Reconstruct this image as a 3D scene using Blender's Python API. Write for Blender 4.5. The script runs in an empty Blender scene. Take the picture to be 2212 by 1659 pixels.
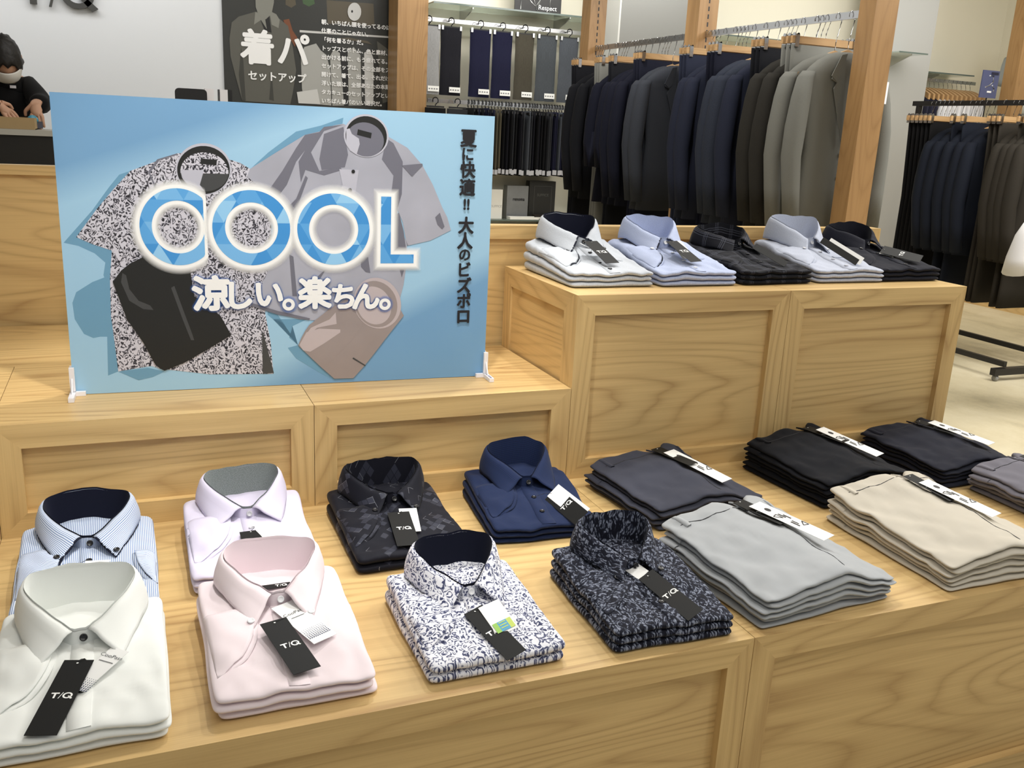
import bpy, bmesh, math, random
from mathutils import Vector, Matrix, Euler
random.seed(7)
S = bpy.context.scene
COL = S.collection
PI = math.pi
R_ = math.radians

# ------------------------------------------------------------------ camera
cd = bpy.data.cameras.new('camera'); cam = bpy.data.objects.new('camera', cd); COL.objects.link(cam)
cam.location = (-0.937, -1.863, 0.806)
cam.rotation_euler = (R_(74.557), R_(-2.771), R_(-22.075))
cd.sensor_width = 36.0; cd.lens = 36.0 * 1988.6 / 2212.0; cd.clip_start = 0.02
S.camera = cam
# ------------------------------------------------------------------ world, view
w = bpy.data.worlds.new('shop_ambient'); S.world = w; w.use_nodes = True
w.node_tree.nodes['Background'].inputs[0].default_value = (0.93, 0.97, 1.0, 1)
w.node_tree.nodes['Background'].inputs[1].default_value = 0.26
S.view_settings.view_transform = 'Standard'; S.view_settings.look = 'None'
S.view_settings.gamma = 1.0; S.view_settings.use_curve_mapping = False
S.view_settings.exposure = 0.45
# ------------------------------------------------------------------ ceiling spotlights and added area fill
def spot(loc, target, power, size=70, blend=0.6, rad=0.05, col=(1, .98, .945)):
    l = bpy.data.lights.new('ceiling_spotlight', 'SPOT'); l.energy = power; l.spot_size = R_(size); l.spot_blend = blend
    l.shadow_soft_size = rad; l.color = col
    o = bpy.data.objects.new('ceiling_spotlight', l); COL.objects.link(o); o.location = loc
    o.rotation_euler = (Vector(target) - Vector(loc)).to_track_quat('-Z', 'Y').to_euler()
    return o
def area(loc, target, power, sx, sy, col=(1, .99, .97)):  # area lamps added as fill, no matching ceiling panels
    l = bpy.data.lights.new('fill_area_light', 'AREA'); l.energy = power; l.shape = 'RECTANGLE'; l.size = sx; l.size_y = sy; l.color = col
    o = bpy.data.objects.new('fill_area_light', l); COL.objects.link(o); o.location = loc
    o.rotation_euler = (Vector(target) - Vector(loc)).to_track_quat('-Z', 'Y').to_euler()
    return o
CZ = 2.30
spot((-0.1, 0.60, CZ), (-0.75, -0.45, 0), 50, 62)
spot((0.45, 0.80, CZ), (-0.2, -0.35, 0), 44, 62)
spot((1.5, 0.5, CZ), (0.6, -0.4, 0.1), 42, 62)
spot((-0.6, -0.55, CZ), (-0.6, 0.12, 0.25), 84, 46)
spot((-0.9, -1.9, CZ), (-0.62, 0.15, 0.55), 33, 36)
spot((0.9, -1.8, CZ), (0.5, 0.0, 0.25), 20, 70)
spot((0.9, 1.3, CZ), (1.75, 2.0, 0.9), 40, 75)
spot((1.1, 2.7, CZ), (1.75, 3.3, 0.9), 36, 75)
spot((2.9, 1.6, CZ), (3.75, 2.4, 0.6), 40, 75)
area((-0.3, -1.4, CZ), (-0.2, -0.2, 0.2), 22, 3.5, 2.0)
area((0.6, 2.2, CZ), (0.6, 2.4, 0), 26, 4.0, 2.0)
area((2.1, 4.5, CZ), (2.1, 5.5, 0.9), 24, 2.4, 0.5)
area((-1.7, 4.7, CZ), (-1.7, 5.6, 1.2), 15, 3.2, 0.5)
area((5.2, 3.9, CZ), (5.6, 5.5, 0.9), 30, 3.2, 1.0)
area((3.4, 0.2, CZ), (3.2, 0.6, -0.45), 80, 2.0, 2.0)

# ------------------------------------------------------------------ node helpers and materials
def N(nt, t, **kw):
    n = nt.nodes.new(t)
    for k, v in kw.items():
        if k.startswith('i_'):
            n.inputs[int(k[2:])].default_value = v
        else:
            setattr(n, k, v)
    return n
def L(nt, a, b): nt.links.new(a, b)
def srgb(r, g, b):
    f = lambda c: (c / 255 / 12.92) if c / 255 <= 0.04045 else ((c / 255 + 0.055) / 1.055) ** 2.4
    return (f(r), f(g), f(b), 1)
MATS = {}
def newmat(name):
    m = bpy.data.materials.new(name); m.use_nodes = True
    nt = m.node_tree; b = nt.nodes['Principled BSDF']
    MATS[name] = m
    return m, nt, b
def math_(nt, op, a, b=None, c=None):
    n = nt.nodes.new('ShaderNodeMath'); n.operation = op
    for i, v in enumerate((a, b, c)):
        if v is None: continue
        if hasattr(v, 'links'): nt.links.new(v, n.inputs[i])
        else: n.inputs[i].default_value = v
    return n.outputs[0]
def mixc(nt, fac, c1, c2, mode='MIX'):
    n = nt.nodes.new('ShaderNodeMix'); n.data_type = 'RGBA'; n.blend_type = mode
    for s, v in ((n.inputs[0], fac), (n.inputs[6], c1), (n.inputs[7], c2)):
        if hasattr(v, 'links'): nt.links.new(v, s)
        else: s.default_value = v
    return n.outputs[2]
def ramp(nt, fac, stops, interp='LINEAR'):
    n = nt.nodes.new('ShaderNodeValToRGB'); cr = n.color_ramp; cr.interpolation = interp
    while len(cr.elements) < len(stops): cr.elements.new(0.5)
    for e, (p, c) in zip(cr.elements, stops): e.position = p; e.color = c
    nt.links.new(fac, n.inputs[0]); return n.outputs[0]
def plain(name, col, rough=0.6, metal=0.0, spec=0.5, bump=0, bscale=400, vary=0.0):
    if name in MATS: return MATS[name]
    m, nt, b = newmat(name)
    b.inputs['Roughness'].default_value = rough; b.inputs['Metallic'].default_value = metal
    b.inputs['Specular IOR Level'].default_value = spec
    b.inputs['Base Color'].default_value = col
    if bump or vary:
        tc = N(nt, 'ShaderNodeTexCoord'); no = N(nt, 'ShaderNodeTexNoise'); no.inputs['Scale'].default_value = bscale
        L(nt, tc.outputs['Object'], no.inputs['Vector'])
        if bump:
            bp = N(nt, 'ShaderNodeBump'); bp.inputs['Strength'].default_value = bump; bp.inputs['Distance'].default_value = 0.002
            L(nt, no.outputs[0], bp.inputs['Height']); L(nt, bp.outputs[0], b.inputs['Normal'])
        if vary:
            c2 = (col[0] * (1 - vary), col[1] * (1 - vary), col[2] * (1 - vary), 1)
            L(nt, mixc(nt, no.outputs[0], c2, col), b.inputs['Base Color'])
    return m
def uvnode(nt):
    n = nt.nodes.new('ShaderNodeUVMap'); n.uv_map = 'UVMap'; return n.outputs[0]
def mapping(nt, vec, scale=(1, 1, 1), rot=(0, 0, 0), loc=(0, 0, 0)):
    n = nt.nodes.new('ShaderNodeMapping'); nt.links.new(vec, n.inputs[0])
    n.inputs['Location'].default_value = loc; n.inputs['Rotation'].default_value = rot; n.inputs['Scale'].default_value = scale
    return n.outputs[0]
def noise(nt, vec, scale, detail=2, rough=0.5, dist=0.0):
    n = nt.nodes.new('ShaderNodeTexNoise'); nt.links.new(vec, n.inputs['Vector'])
    n.inputs['Scale'].default_value = scale; n.inputs['Detail'].default_value = detail
    n.inputs['Roughness'].default_value = rough; n.inputs['Distortion'].default_value = dist
    return n
def oak(name, light, dark, rough=0.36):
    if name in MATS: return MATS[name]
    m, nt, b = newmat(name)
    uv = uvnode(nt)
    big = noise(nt, mapping(nt, uv, (0.55, 5.0, 1)), 1.0, 1.5, 0.45, 0.2).outputs[0]
    rings = math_(nt, 'FRACT', math_(nt, 'MULTIPLY', big, 22.0))
    line = math_(nt, 'POWER', math_(nt, 'ABSOLUTE', math_(nt, 'SUBTRACT', math_(nt, 'MULTIPLY', rings, 2.0), 1.0)), 3.0)
    fine = noise(nt, mapping(nt, uv, (6, 460, 1)), 1.0, 3, 0.6).outputs[0]
    mid = noise(nt, mapping(nt, uv, (1.6, 75, 1)), 1.0, 2, 0.5).outputs[0]
    patch = noise(nt, mapping(nt, uv, (0.8, 3.0, 1)), 1.0, 1, 0.5).outputs[0]
    amt = noise(nt, mapping(nt, uv, (1.3, 9.0, 1)), 1.0, 1, 0.5).outputs[0]
    g = math_(nt, 'MULTIPLY', line, math_(nt, 'MULTIPLY', amt, 0.75))
    g = math_(nt, 'ADD', g, math_(nt, 'MULTIPLY', math_(nt, 'SUBTRACT', fine, 0.5), 0.50))
    g = math_(nt, 'ADD', g, math_(nt, 'MULTIPLY', math_(nt, 'SUBTRACT', mid, 0.5), 0.55))
    g = math_(nt, 'ADD', g, math_(nt, 'MULTIPLY', math_(nt, 'SUBTRACT', patch, 0.5), 0.7))
    g = math_(nt, 'ADD', g, 0.16)
    c = ramp(nt, g, [(0.0, light), (1.0, dark)])
    L(nt, c, b.inputs['Base Color'])
    b.inputs['Roughness'].default_value = rough
    b.inputs['Specular IOR Level'].default_value = 0.42
    bp = N(nt, 'ShaderNodeBump'); bp.inputs['Strength'].default_value = 0.08; bp.inputs['Distance'].default_value = 0.001
    L(nt, fine, bp.inputs['Height']); L(nt, bp.outputs[0], b.inputs['Normal'])
    return m
OAK = oak('oak_veneer', srgb(220, 188, 130), srgb(160, 122, 74))
OAK2 = oak('oak_post_veneer', srgb(166, 130, 86), srgb(132, 98, 60))

# ------------------------------------------------------------------ mesh builder
class MB:
    def __init__(s): s.v = []; s.f = []; s.uv = []; s.mi = []; s.sm = []
    def face(s, pts, uv=None, mi=0, sm=False):
        n = len(s.v); s.v += [tuple(p) for p in pts]; s.f.append(tuple(range(n, n + len(pts))))
        s.uv.append(uv or [(p[0], p[1]) for p in pts]); s.mi.append(mi); s.sm.append(sm)
    def box(s, lo, hi, grain=0, mi=0, off=None):
        x0, y0, z0 = lo; x1, y1, z1 = hi
        off = off if off is not None else (random.uniform(0, 40), random.uniform(0, 40))
        P = [(x0, y0, z0), (x1, y0, z0), (x1, y1, z0), (x0, y1, z0), (x0, y0, z1), (x1, y0, z1), (x1, y1, z1), (x0, y1, z1)]
        for q, nax in (((0, 3, 2, 1), 2), ((4, 5, 6, 7), 2), ((0, 1, 5, 4), 1), ((2, 3, 7, 6), 1), ((1, 2, 6, 5), 0), ((3, 0, 4, 7), 0)):
            ax = [a for a in (0, 1, 2) if a != nax]
            u = grain if grain in ax else ax[0]
            v = [a for a in ax if a != u][0]
            s.face([P[i] for i in q], [(P[i][u] + off[0], P[i][v] + off[1] + P[i][nax] * .37) for i in q], mi)
        return s
    def prism(s, poly, fr, depth, gdir=(1, 0), mi=0, off=None, caps=(1, 1), sm=False):
        """poly in 2-D, fr = (origin, ex, ey), extruded along en * depth; grain along gdir in the plane"""
        o, ex, ey = [Vector(a) for a in fr]; en = ex.cross(ey) * depth
        off = off if off is not None else (random.uniform(0, 40), random.uniform(0, 40))
        g = Vector((gdir[0], gdir[1])).normalized(); h = Vector((-g[1], g[0]))
        A = [o + ex * p[0] + ey * p[1] for p in poly]; B = [a + en for a in A]
        U = [(p[0] * g[0] + p[1] * g[1] + off[0], p[0] * h[0] + p[1] * h[1] + off[1]) for p in poly]
        n = len(poly)
        if caps[1]: s.face(B, U, mi)
        if caps[0]: s.face(A[::-1], U[::-1], mi)
        for i in range(n):
            j = (i + 1) % n
            s.face([A[i], A[j], B[j], B[i]], [U[i], U[j], (U[j][0], U[j][1] + .01), (U[i][0], U[i][1] + .01)], mi, sm)
        return s
    def grid(s, P, mi=0, cu=False, cv=False, uv=None, flip=False, sm=True):
        n = len(s.v); nu = len(P); nv = len(P[0])
        for r in P: s.v += [tuple(p) for p in r]
        for i in range(nu if cu else nu - 1):
            for j in range(nv if cv else nv - 1):
                i2 = (i + 1) % nu; j2 = (j + 1) % nv
                q = [(i, j), (i2, j), (i2, j2), (i, j2)]
                if flip: q = q[::-1]
                s.f.append(tuple(n + a * nv + b for a, b in q))
                s.uv.append([uv[a][b] if uv else (P[a][b][0], P[a][b][1]) for a, b in q]); s.mi.append(mi); s.sm.append(sm)
        return s
    def tube(s, path, r, n=8, mi=0, caps=True, sm=True):
        path = [Vector(p) for p in path]; rings = []; up = None
        for i, p in enumerate(path):
            t = (path[min(i + 1, len(path) - 1)] - path[max(i - 1, 0)]).normalized()
            if up is None: up = Vector((0, 0, 1)) if abs(t.z) < .9 else Vector((1, 0, 0))
            a = t.cross(up).normalized(); b = t.cross(a).normalized(); up = b.cross(t) if b.cross(t).length > .1 else up
            up = -b if (-b).dot(up) > 0 else b
            rr = r[i] if isinstance(r, (list, tuple)) else r
            rings.append([p + (a * math.cos(2 * PI * k / n) + b * math.sin(2 * PI * k / n)) * rr for k in range(n)])
        s.grid(rings, mi, cv=True, sm=sm)
        if caps: s.face(rings[0][::-1] if False else rings[0], None, mi); s.face(rings[-1], None, mi)
        return s
    def lathe(s, prof, c=(0, 0, 0), n=20, mi=0, M=None):
        rows = []
        for r, z in prof:
            row = []
            for k in range(n):
                a = 2 * PI * k / n; p = Vector((r * math.cos(a), r * math.sin(a), z))
                if M: p = M @ p
                row.append(p + Vector(c))
            rows.append(row)
        return s.grid(rows, mi, cv=True)
    def xf(s, M, start=0):
        for i in range(start, len(s.v)): s.v[i] = tuple(M @ Vector(s.v[i]))
        return s
    def obj(s, name, mats, parent=None, merge=True, kind=None):
        me = bpy.data.meshes.new(name)
        me.from_pydata(s.v, [], s.f)
        ul = me.uv_layers.new(name='UVMap')
        k = 0
        flat = [c for f in s.uv for t in f for c in t]
        ul.data.foreach_set('uv', flat)
        if not isinstance(mats, (list, tuple)): mats = [mats]
        for m in mats: me.materials.append(m)
        me.polygons.foreach_set('material_index', s.mi); me.polygons.foreach_set('use_smooth', s.sm)
        bm = bmesh.new(); bm.from_mesh(me)
        if merge: bmesh.ops.remove_doubles(bm, verts=bm.verts, dist=1e-5)
        bmesh.ops.recalc_face_normals(bm, faces=bm.faces)
        bm.to_mesh(me); bm.free(); me.update()
        o = bpy.data.objects.new(name, me); COL.objects.link(o)
        if parent: o.parent = parent
        if kind: o['kind'] = kind
        return o
def tag(o, label, cat, group=None, kind=None):
    o['label'] = label; o['category'] = cat
    if group: o['group'] = group
    if kind: o['kind'] = kind
    return o
def thing(name, label, cat, loc=(0, 0, 0), rz=0.0, group=None, rot=None):
    o = bpy.data.objects.new(name, None); COL.objects.link(o); o.empty_display_size = .05
    o.location = loc; o.rotation_euler = rot or (0, 0, rz)
    return tag(o, label, cat, group)
def dup(o, parent=None):
    c = o.copy(); COL.objects.link(c)
    if parent: c.parent = parent
    for ch in list(o.children): dup(ch, c)
    return c
def text_faces(txt, size, bold=0.0, xscale=1.0, align='CENTER'):
    """font outline as (verts, faces) in the XY plane"""
    cu = bpy.data.curves.new('lettering', 'FONT'); cu.body = txt; cu.size = size; cu.offset = bold; cu.align_x = align
    cu.align_y = 'CENTER'; cu.resolution_u = 3
    o = bpy.data.objects.new('lettering', cu); COL.objects.link(o)
    dg = bpy.context.evaluated_depsgraph_get(); ev = o.evaluated_get(dg); me = ev.to_mesh()
    V = [(v.co.x * xscale, v.co.y, 0) for v in me.vertices]; F = [tuple(p.vertices) for p in me.polygons]
    ev.to_mesh_clear(); bpy.data.objects.remove(o); bpy.data.curves.remove(cu)
    return V, F
def add_text(mb, txt, size, M, mi=0, bold=0.0, xscale=1.0, align='CENTER'):
    V, F = text_faces(txt, size, bold, xscale, align)
    n = len(mb.v); mb.v += [tuple(M @ Vector(v)) for v in V]
    for f in F:
        mb.f.append(tuple(n + i for i in f)); mb.uv.append([(V[i][0], V[i][1]) for i in f]); mb.mi.append(mi); mb.sm.append(False)
    return mb
def tq_logo(mb, M, h, mi=0, th=0.0):
    """the T/Q mark: wide heavy T, thin slash, round Q with a tail"""
    def pl(poly):
        if th: 
            n = len(mb.v); mb.prism(poly, ((0, 0, 0), (1, 0, 0), (0, 1, 0)), th, mi=mi); mb.xf(M, n)
        else: mb.face([M @ Vector((x, y, 0)) for x, y in poly], None, mi)
    t = .22 * h
    pl([(-1.25 * h, h * .5), (-1.25 * h, h * .5 - t), (-.25 * h, h * .5 - t), (-.25 * h, h * .5)])
    pl([(-.75 * h - t * .55, h * .5 - t), (-.75 * h - t * .55, -h * .5), (-.75 * h + t * .55, -h * .5), (-.75 * h + t * .55, h * .5 - t)])
    pl([(-.22 * h, -h * .55), (-.13 * h, -h * .55), (.2 * h, h * .55), (.11 * h, h * .55)])
    cx, n = .82 * h, 28
    for k in range(n):
        a, b = 2 * PI * k / n, 2 * PI * (k + 1) / n
        ro, ri = .54 * h, .34 * h
        e = lambda r, q: (cx + 1.12 * r * math.cos(q), r * math.sin(q))
        pl([e(ri, a), e(ro, a), e(ro, b), e(ri, b)])
    pl([(cx + .05 * h, -.12 * h), (cx + .2 * h, -.02 * h), (cx + .72 * h, -.48 * h), (cx + .5 * h, -.62 * h)][::-1])
    return mb

# ------------------------------------------------------------------ display plinths
FL = -0.45          # floor height; table tops are at 0
ST = 0.048          # width of the mitred frame members
def mitre_frame(mb, w, h, fr, depth, st=ST):
    mb.prism([(0, h), (st, h - st), (w - st, h - st), (w, h)], fr, depth, (1, 0))
    mb.prism([(0, 0), (w, 0), (w - st, st), (st, st)], fr, depth, (1, 0))
    mb.prism([(0, 0), (st, st), (st, h - st), (0, h)], fr, depth, (0, 1))
    mb.prism([(w, 0), (w, h), (w - st, h - st), (w - st, st)], fr, depth, (0, 1))
def plinth(name, label, x0, x1, y0, y1, z0, z1, cat='plinth', side=False, st=ST, group=None, base=None):
    o = thing(name, label, cat, (x0, y0, base if base is not None else z0), group=group)
    zb = z0 - o.location.z
    w, d, h = x1 - x0 - .0012, y1 - y0, z1 - z0
    t = .02
    ft = MB(); mitre_frame(ft, w, h, ((0, t, zb), (1, 0, 0), (0, 0, 1)), t, st); ft.obj('face_frame', OAK, o)
    MB().box((st - .004, t - .004, zb + st - .004), (w - st + .004, t + .008, zb + h - st + .004), 0).obj('front_panel', OAK, o)
    MB().box((t if side else 0, t, zb + h - .018), (w, d, zb + h), 0).obj('top', OAK, o)
    if side:
        sf = MB(); mitre_frame(sf, d - t, h, ((t, d, zb), (0, -1, 0), (0, 0, 1)), t, st); sf.obj('side_frame', OAK, o)
        MB().box((t - .014, st - .004, zb + st - .004), (t + .004, d - st + .004, zb + h - st + .004), 1).obj('side_panel', OAK, o)
        MB().box((w - t, t, zb), (w, d, zb + h - .018), 1).obj('end_panel', OAK, o)
    else:
        MB().box((0, t, zb), (.016, d, zb + h - .018), 1).obj('end_panel', OAK, o)
        MB().box((w - .016, t, zb), (w, d, zb + h - .018), 1).obj('end_panel', OAK, o)
    MB().box((.016, d - .014, zb), (w - .016, d, zb + h - .018), 0).obj('back_panel', OAK, o)
    return o
# ================================================================== SETTING
def struct(name, mb, m): o = mb.obj(name, m); o['kind'] = 'structure'; return o
def concrete():
    m, nt, b = newmat('worn_concrete')
    tc = N(nt, 'ShaderNodeTexCoord'); v = tc.outputs['Object']
    n1 = noise(nt, v, 1.3, 5, .6, .6).outputs[0]; n2 = noise(nt, mapping(nt, v, (1, .35, 1)), 3.0, 4, .65, .3).outputs[0]
    n3 = noise(nt, v, 60, 2).outputs[0]
    f = math_(nt, 'ADD', math_(nt, 'MULTIPLY', n1, .6), math_(nt, 'ADD', math_(nt, 'MULTIPLY', n2, .45), math_(nt, 'MULTIPLY', n3, .08)))
    c = ramp(nt, f, [(.38, srgb(152, 142, 116)), (.55, srgb(206, 194, 162)), (.72, srgb(224, 214, 186))])
    L(nt, c, b.inputs['Base Color']); b.inputs['Roughness'].default_value = .42
    return m
def rect(x0, y0, x1, y1, z): return MB().box((x0, y0, z - .02), (x1, y1, z), 0)
struct('floor', rect(-6, -4, 9, 8, FL), concrete())
WHITE = plain('white_wall_paint', srgb(228, 231, 235), .7, bump=.02, bscale=30)
CREAM = plain('cream_wall_paint', srgb(238, 232, 212), .7, bump=.02, bscale=30)
GREYC = plain('grey_column_paint', srgb(168, 168, 164), .7, bump=.02, bscale=30)
GREYD = plain('dark_grey_column_paint', srgb(128, 128, 124), .7, bump=.02, bscale=30)
YW = 5.6
struct('wall_back', MB().box((-6, YW, FL), (9, YW + .1, 3.0), 0), WHITE)
struct('wall_right', MB().box((7.4, -4, FL), (7.5, YW, 3.0), 1), CREAM)
struct('wall_left', MB().box((-6.1, -4, FL), (-6, YW, 3.0), 1), WHITE)
struct('ceiling', MB().box((-6, -4, 2.5), (9, YW, 2.6), 0), plain('white_ceiling_paint', srgb(225, 224, 220), .8))

# ---- stepped oak display stand
plinth('display_table', 'long low oak display table carrying the shirts, left of the seam', -1.2, 0, -.75, .45, FL, 0, 'display table', group='low oak tables')
plinth('display_table', 'long low oak display table carrying the trousers, right of the seam', 0, 1.2, -.75, .45, FL, 0, 'display table', group='low oak tables')
plinth('display_table', 'low oak display table end barely showing at the left edge', -2.4, -1.2, -.75, .45, FL, 0, 'display table', group='low oak tables')
H1, H2 = .228, .449
plinth('riser', 'low oak riser behind the striped and lilac shirts under the left of the sign', -1.2, -.6, 0, .45, 0, H1, 'riser', group='low oak risers')
plinth('riser', 'low oak riser between the left riser and the tall oak box', -.6, 0, 0, .45, 0, H1, 'riser', group='low oak risers')
plinth('riser', 'low oak riser cut off at the left edge of the table', -1.8, -1.2, 0, .45, 0, H1, 'riser', group='low oak risers')
plinth('riser', 'low oak riser showing as a pale top behind the sign, left side', -1.8, -.6, .45, .9, FL, H1, 'riser', group='low oak risers')
plinth('display_box', 'tall oak box with a panelled left side under the pale folded shirts', 0, .6, 0, .45, 0, H2, 'display box', side=True, group='tall oak boxes')
plinth('display_box', 'tall oak box at the right end under the dark folded shirts', .6, 1.2, 0, .45, 0, H2, 'display box', group='tall oak boxes')
plinth('oak_back_unit', 'oak panelled unit standing behind the tall boxes, flat top rail', -.5, 1.3, .455, .50, FL, .557, 'panel', st=.036)
plinth('oak_back_unit', 'oak panelled unit behind the left of the sign, below the black counter', -2.6, -.52, .905, .95, FL, .655, 'panel', st=.025)
# ================================================================== FABRICS
def fabric(name, kind, c1, c2=None, c3=None, rough=.85, sheen=.04):
    if name in MATS: return MATS[name]
    m, nt, b = newmat(name)
    uv = uvnode(nt); col = None
    b.inputs['Roughness'].default_value = rough; b.inputs['Specular IOR Level'].default_value = .16
    b.inputs['Sheen Weight'].default_value = sheen
    sep = N(nt, 'ShaderNodeSeparateXYZ'); L(nt, uv, sep.inputs[0])
    fine = noise(nt, uv, 1500, 2, .6).outputs[0]
    if kind == 'plain':
        col = mixc(nt, math_(nt, 'MULTIPLY', fine, .25), c1, (c1[0] * .7, c1[1] * .7, c1[2] * .7, 1))
    elif kind == 'chambray':
        n = noise(nt, mapping(nt, uv, (1, 2.5, 1)), 420, 3, .7).outputs[0]
        col = ramp(nt, n, [(.35, c1), (.65, c2)])
    elif kind == 'stripe':
        s = math_(nt, 'SINE', math_(nt, 'MULTIPLY', sep.outputs[0], 2 * PI / .0031))
        col = ramp(nt, math_(nt, 'ADD', math_(nt, 'MULTIPLY', s, .5), .5), [(.42, c1), (.62, c2)])
    elif kind == 'paisley':
        wob = noise(nt, uv, 55, 2, .5); wm = N(nt, 'ShaderNodeVectorMath', operation='SCALE'); L(nt, wob.outputs['Color'], wm.inputs[0]); wm.inputs['Scale'].default_value = .022
        ad = N(nt, 'ShaderNodeVectorMath', operation='ADD'); L(nt, uv, ad.inputs[0]); L(nt, wm.outputs[0], ad.inputs[1])
        vo = N(nt, 'ShaderNodeTexVoronoi'); vo.inputs['Scale'].default_value = 1; vo.feature = 'F1'
        L(nt, mapping(nt, ad.outputs[0], (112, 74, 1), (0, 0, .6)), vo.inputs['Vector'])
        ring = math_(nt, 'SINE', math_(nt, 'MULTIPLY', vo.outputs['Distance'], 15.0))
        n2 = noise(nt, ad.outputs[0], 260, 2, .5).outputs[0]
        f = math_(nt, 'ADD', math_(nt, 'MULTIPLY', ring, .30), math_(nt, 'MULTIPLY', n2, 1.5))
        col = ramp(nt, f, [(.42, c2), (.60, c3), (.74, c1)])
    elif kind == 'floral':
        wob = noise(nt, uv, 70, 2, .5); wm = N(nt, 'ShaderNodeVectorMath', operation='SCALE'); L(nt, wob.outputs['Color'], wm.inputs[0]); wm.inputs['Scale'].default_value = .02
        ad = N(nt, 'ShaderNodeVectorMath', operation='ADD'); L(nt, uv, ad.inputs[0]); L(nt, wm.outputs[0], ad.inputs[1])
        vo = N(nt, 'ShaderNodeTexVoronoi'); vo.inputs['Scale'].default_value = 1; vo.feature = 'F1'
        L(nt, mapping(nt, ad.outputs[0], (300, 150, 1), (0, 0, -.7)), vo.inputs['Vector'])
        n2 = noise(nt, uv, 90, 3, .6).outputs[0]
        f = math_(nt, 'ADD', vo.outputs['Distance'], math_(nt, 'MULTIPLY', math_(nt, 'SUBTRACT', n2, .5), .5))
        col = ramp(nt, f, [(.26, c3), (.46, c2), (.62, c1)])
    elif kind == 'diamond':
        mv = mapping(nt, uv, (78, 78, 1), (0, 0, PI / 4))
        fl = N(nt, 'ShaderNodeVectorMath', operation='FLOOR'); L(nt, mv, fl.inputs[0])
        wn = N(nt, 'ShaderNodeTexWhiteNoise', noise_dimensions='2D'); L(nt, fl.outputs[0], wn.inputs['Vector'])
        big = N(nt, 'ShaderNodeTexWhiteNoise', noise_dimensions='2D')
        fl2 = N(nt, 'ShaderNodeVectorMath', operation='FLOOR'); L(nt, mapping(nt, uv, (26, 26, 1), (0, 0, PI / 4)), fl2.inputs[0]); L(nt, fl2.outputs[0], big.inputs['Vector'])
        f = math_(nt, 'MULTIPLY', math_(nt, 'GREATER_THAN', wn.outputs['Value'], .55), math_(nt, 'MULTIPLY', math_(nt, 'GREATER_THAN', big.outputs['Value'], .5), wn.outputs['Value']))
        fr = N(nt, 'ShaderNodeVectorMath', operation='FRACTION'); L(nt, mv, fr.inputs[0])
        s2 = N(nt, 'ShaderNodeSeparateXYZ'); L(nt, fr.outputs[0], s2.inputs[0])
        e = math_(nt, 'MINIMUM', s2.outputs[0], s2.outputs[1])
        f = math_(nt, 'MULTIPLY', f, math_(nt, 'GREATER_THAN', e, .07))
        ln = math_(nt, 'MULTIPLY', math_(nt, 'LESS_THAN', e, .05), math_(nt, 'GREATER_THAN', wn.outputs['Value'], .88))
        col = mixc(nt, f, c1, c2); col = mixc(nt, math_(nt, 'MULTIPLY', ln, .6), col, c3)
        L(nt, math_(nt, 'SUBTRACT', rough, math_(nt, 'MULTIPLY', f, .3)), b.inputs['Roughness'])
    elif kind == 'check':
        f = None
        for k, ax in enumerate((0, 1)):
            v = math_(nt, 'FRACT', math_(nt, 'MULTIPLY', sep.outputs[ax], 1 / .052))
            for a in (.2, .28, .38):
                l = math_(nt, 'LESS_THAN', math_(nt, 'ABSOLUTE', math_(nt, 'SUBTRACT', v, a)), .012)
                f = l if f is None else math_(nt, 'MAXIMUM', f, l)
        br = noise(nt, uv, 500, 1).outputs[0]
        f = math_(nt, 'MULTIPLY', f, math_(nt, 'MULTIPLY', br, 1.1))
        col = mixc(nt, f, c1, c2)
    elif kind == 'mesh':
        mv = mapping(nt, uv, (520, 520, 1), (0, 0, PI / 4)); ck = N(nt, 'ShaderNodeTexChecker'); ck.inputs['Scale'].default_value = 1
        L(nt, mv, ck.inputs['Vector']); ck.inputs['Color1'].default_value = c1; ck.inputs['Color2'].default_value = c2; col = ck.outputs[0]
    L(nt, col, b.inputs['Base Color'])
    bp = N(nt, 'ShaderNodeBump'); bp.inputs['Strength'].default_value = .12; bp.inputs['Distance'].default_value = .0006
    L(nt, fine, bp.inputs['Height']); L(nt, bp.outputs[0], b.inputs['Normal'])
    return m
BLACKCARD = plain('black_card', srgb(17, 17, 16), .6, spec=.25)
WHITECARD = plain('white_card', srgb(240, 240, 238), .5)
WHITEINK = plain('white_ink', srgb(245, 245, 243), .5)
BLACKINK = plain('black_ink', srgb(28, 27, 32), .5)
THREAD = plain('black_thread', srgb(25, 25, 25), .6)
from mathutils import noise as mn
def sm(t): t = max(0., min(1., t)); return t * t * (3 - 2 * t)
def lerp(a, b, t): return a + (b - a) * t
BTN = {}
def button_mb(r=.0055):
    mb = MB()
    mb.lathe([(0, 0), (r, 0), (r * 1.02, .0012), (r * .9, .0021), (r * .72, .0018), (r * .6, .0013), (0, .0013)], n=14)
    return mb
def button_mat(c, name): 
    return plain(name, c, .25, spec=.6)

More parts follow.
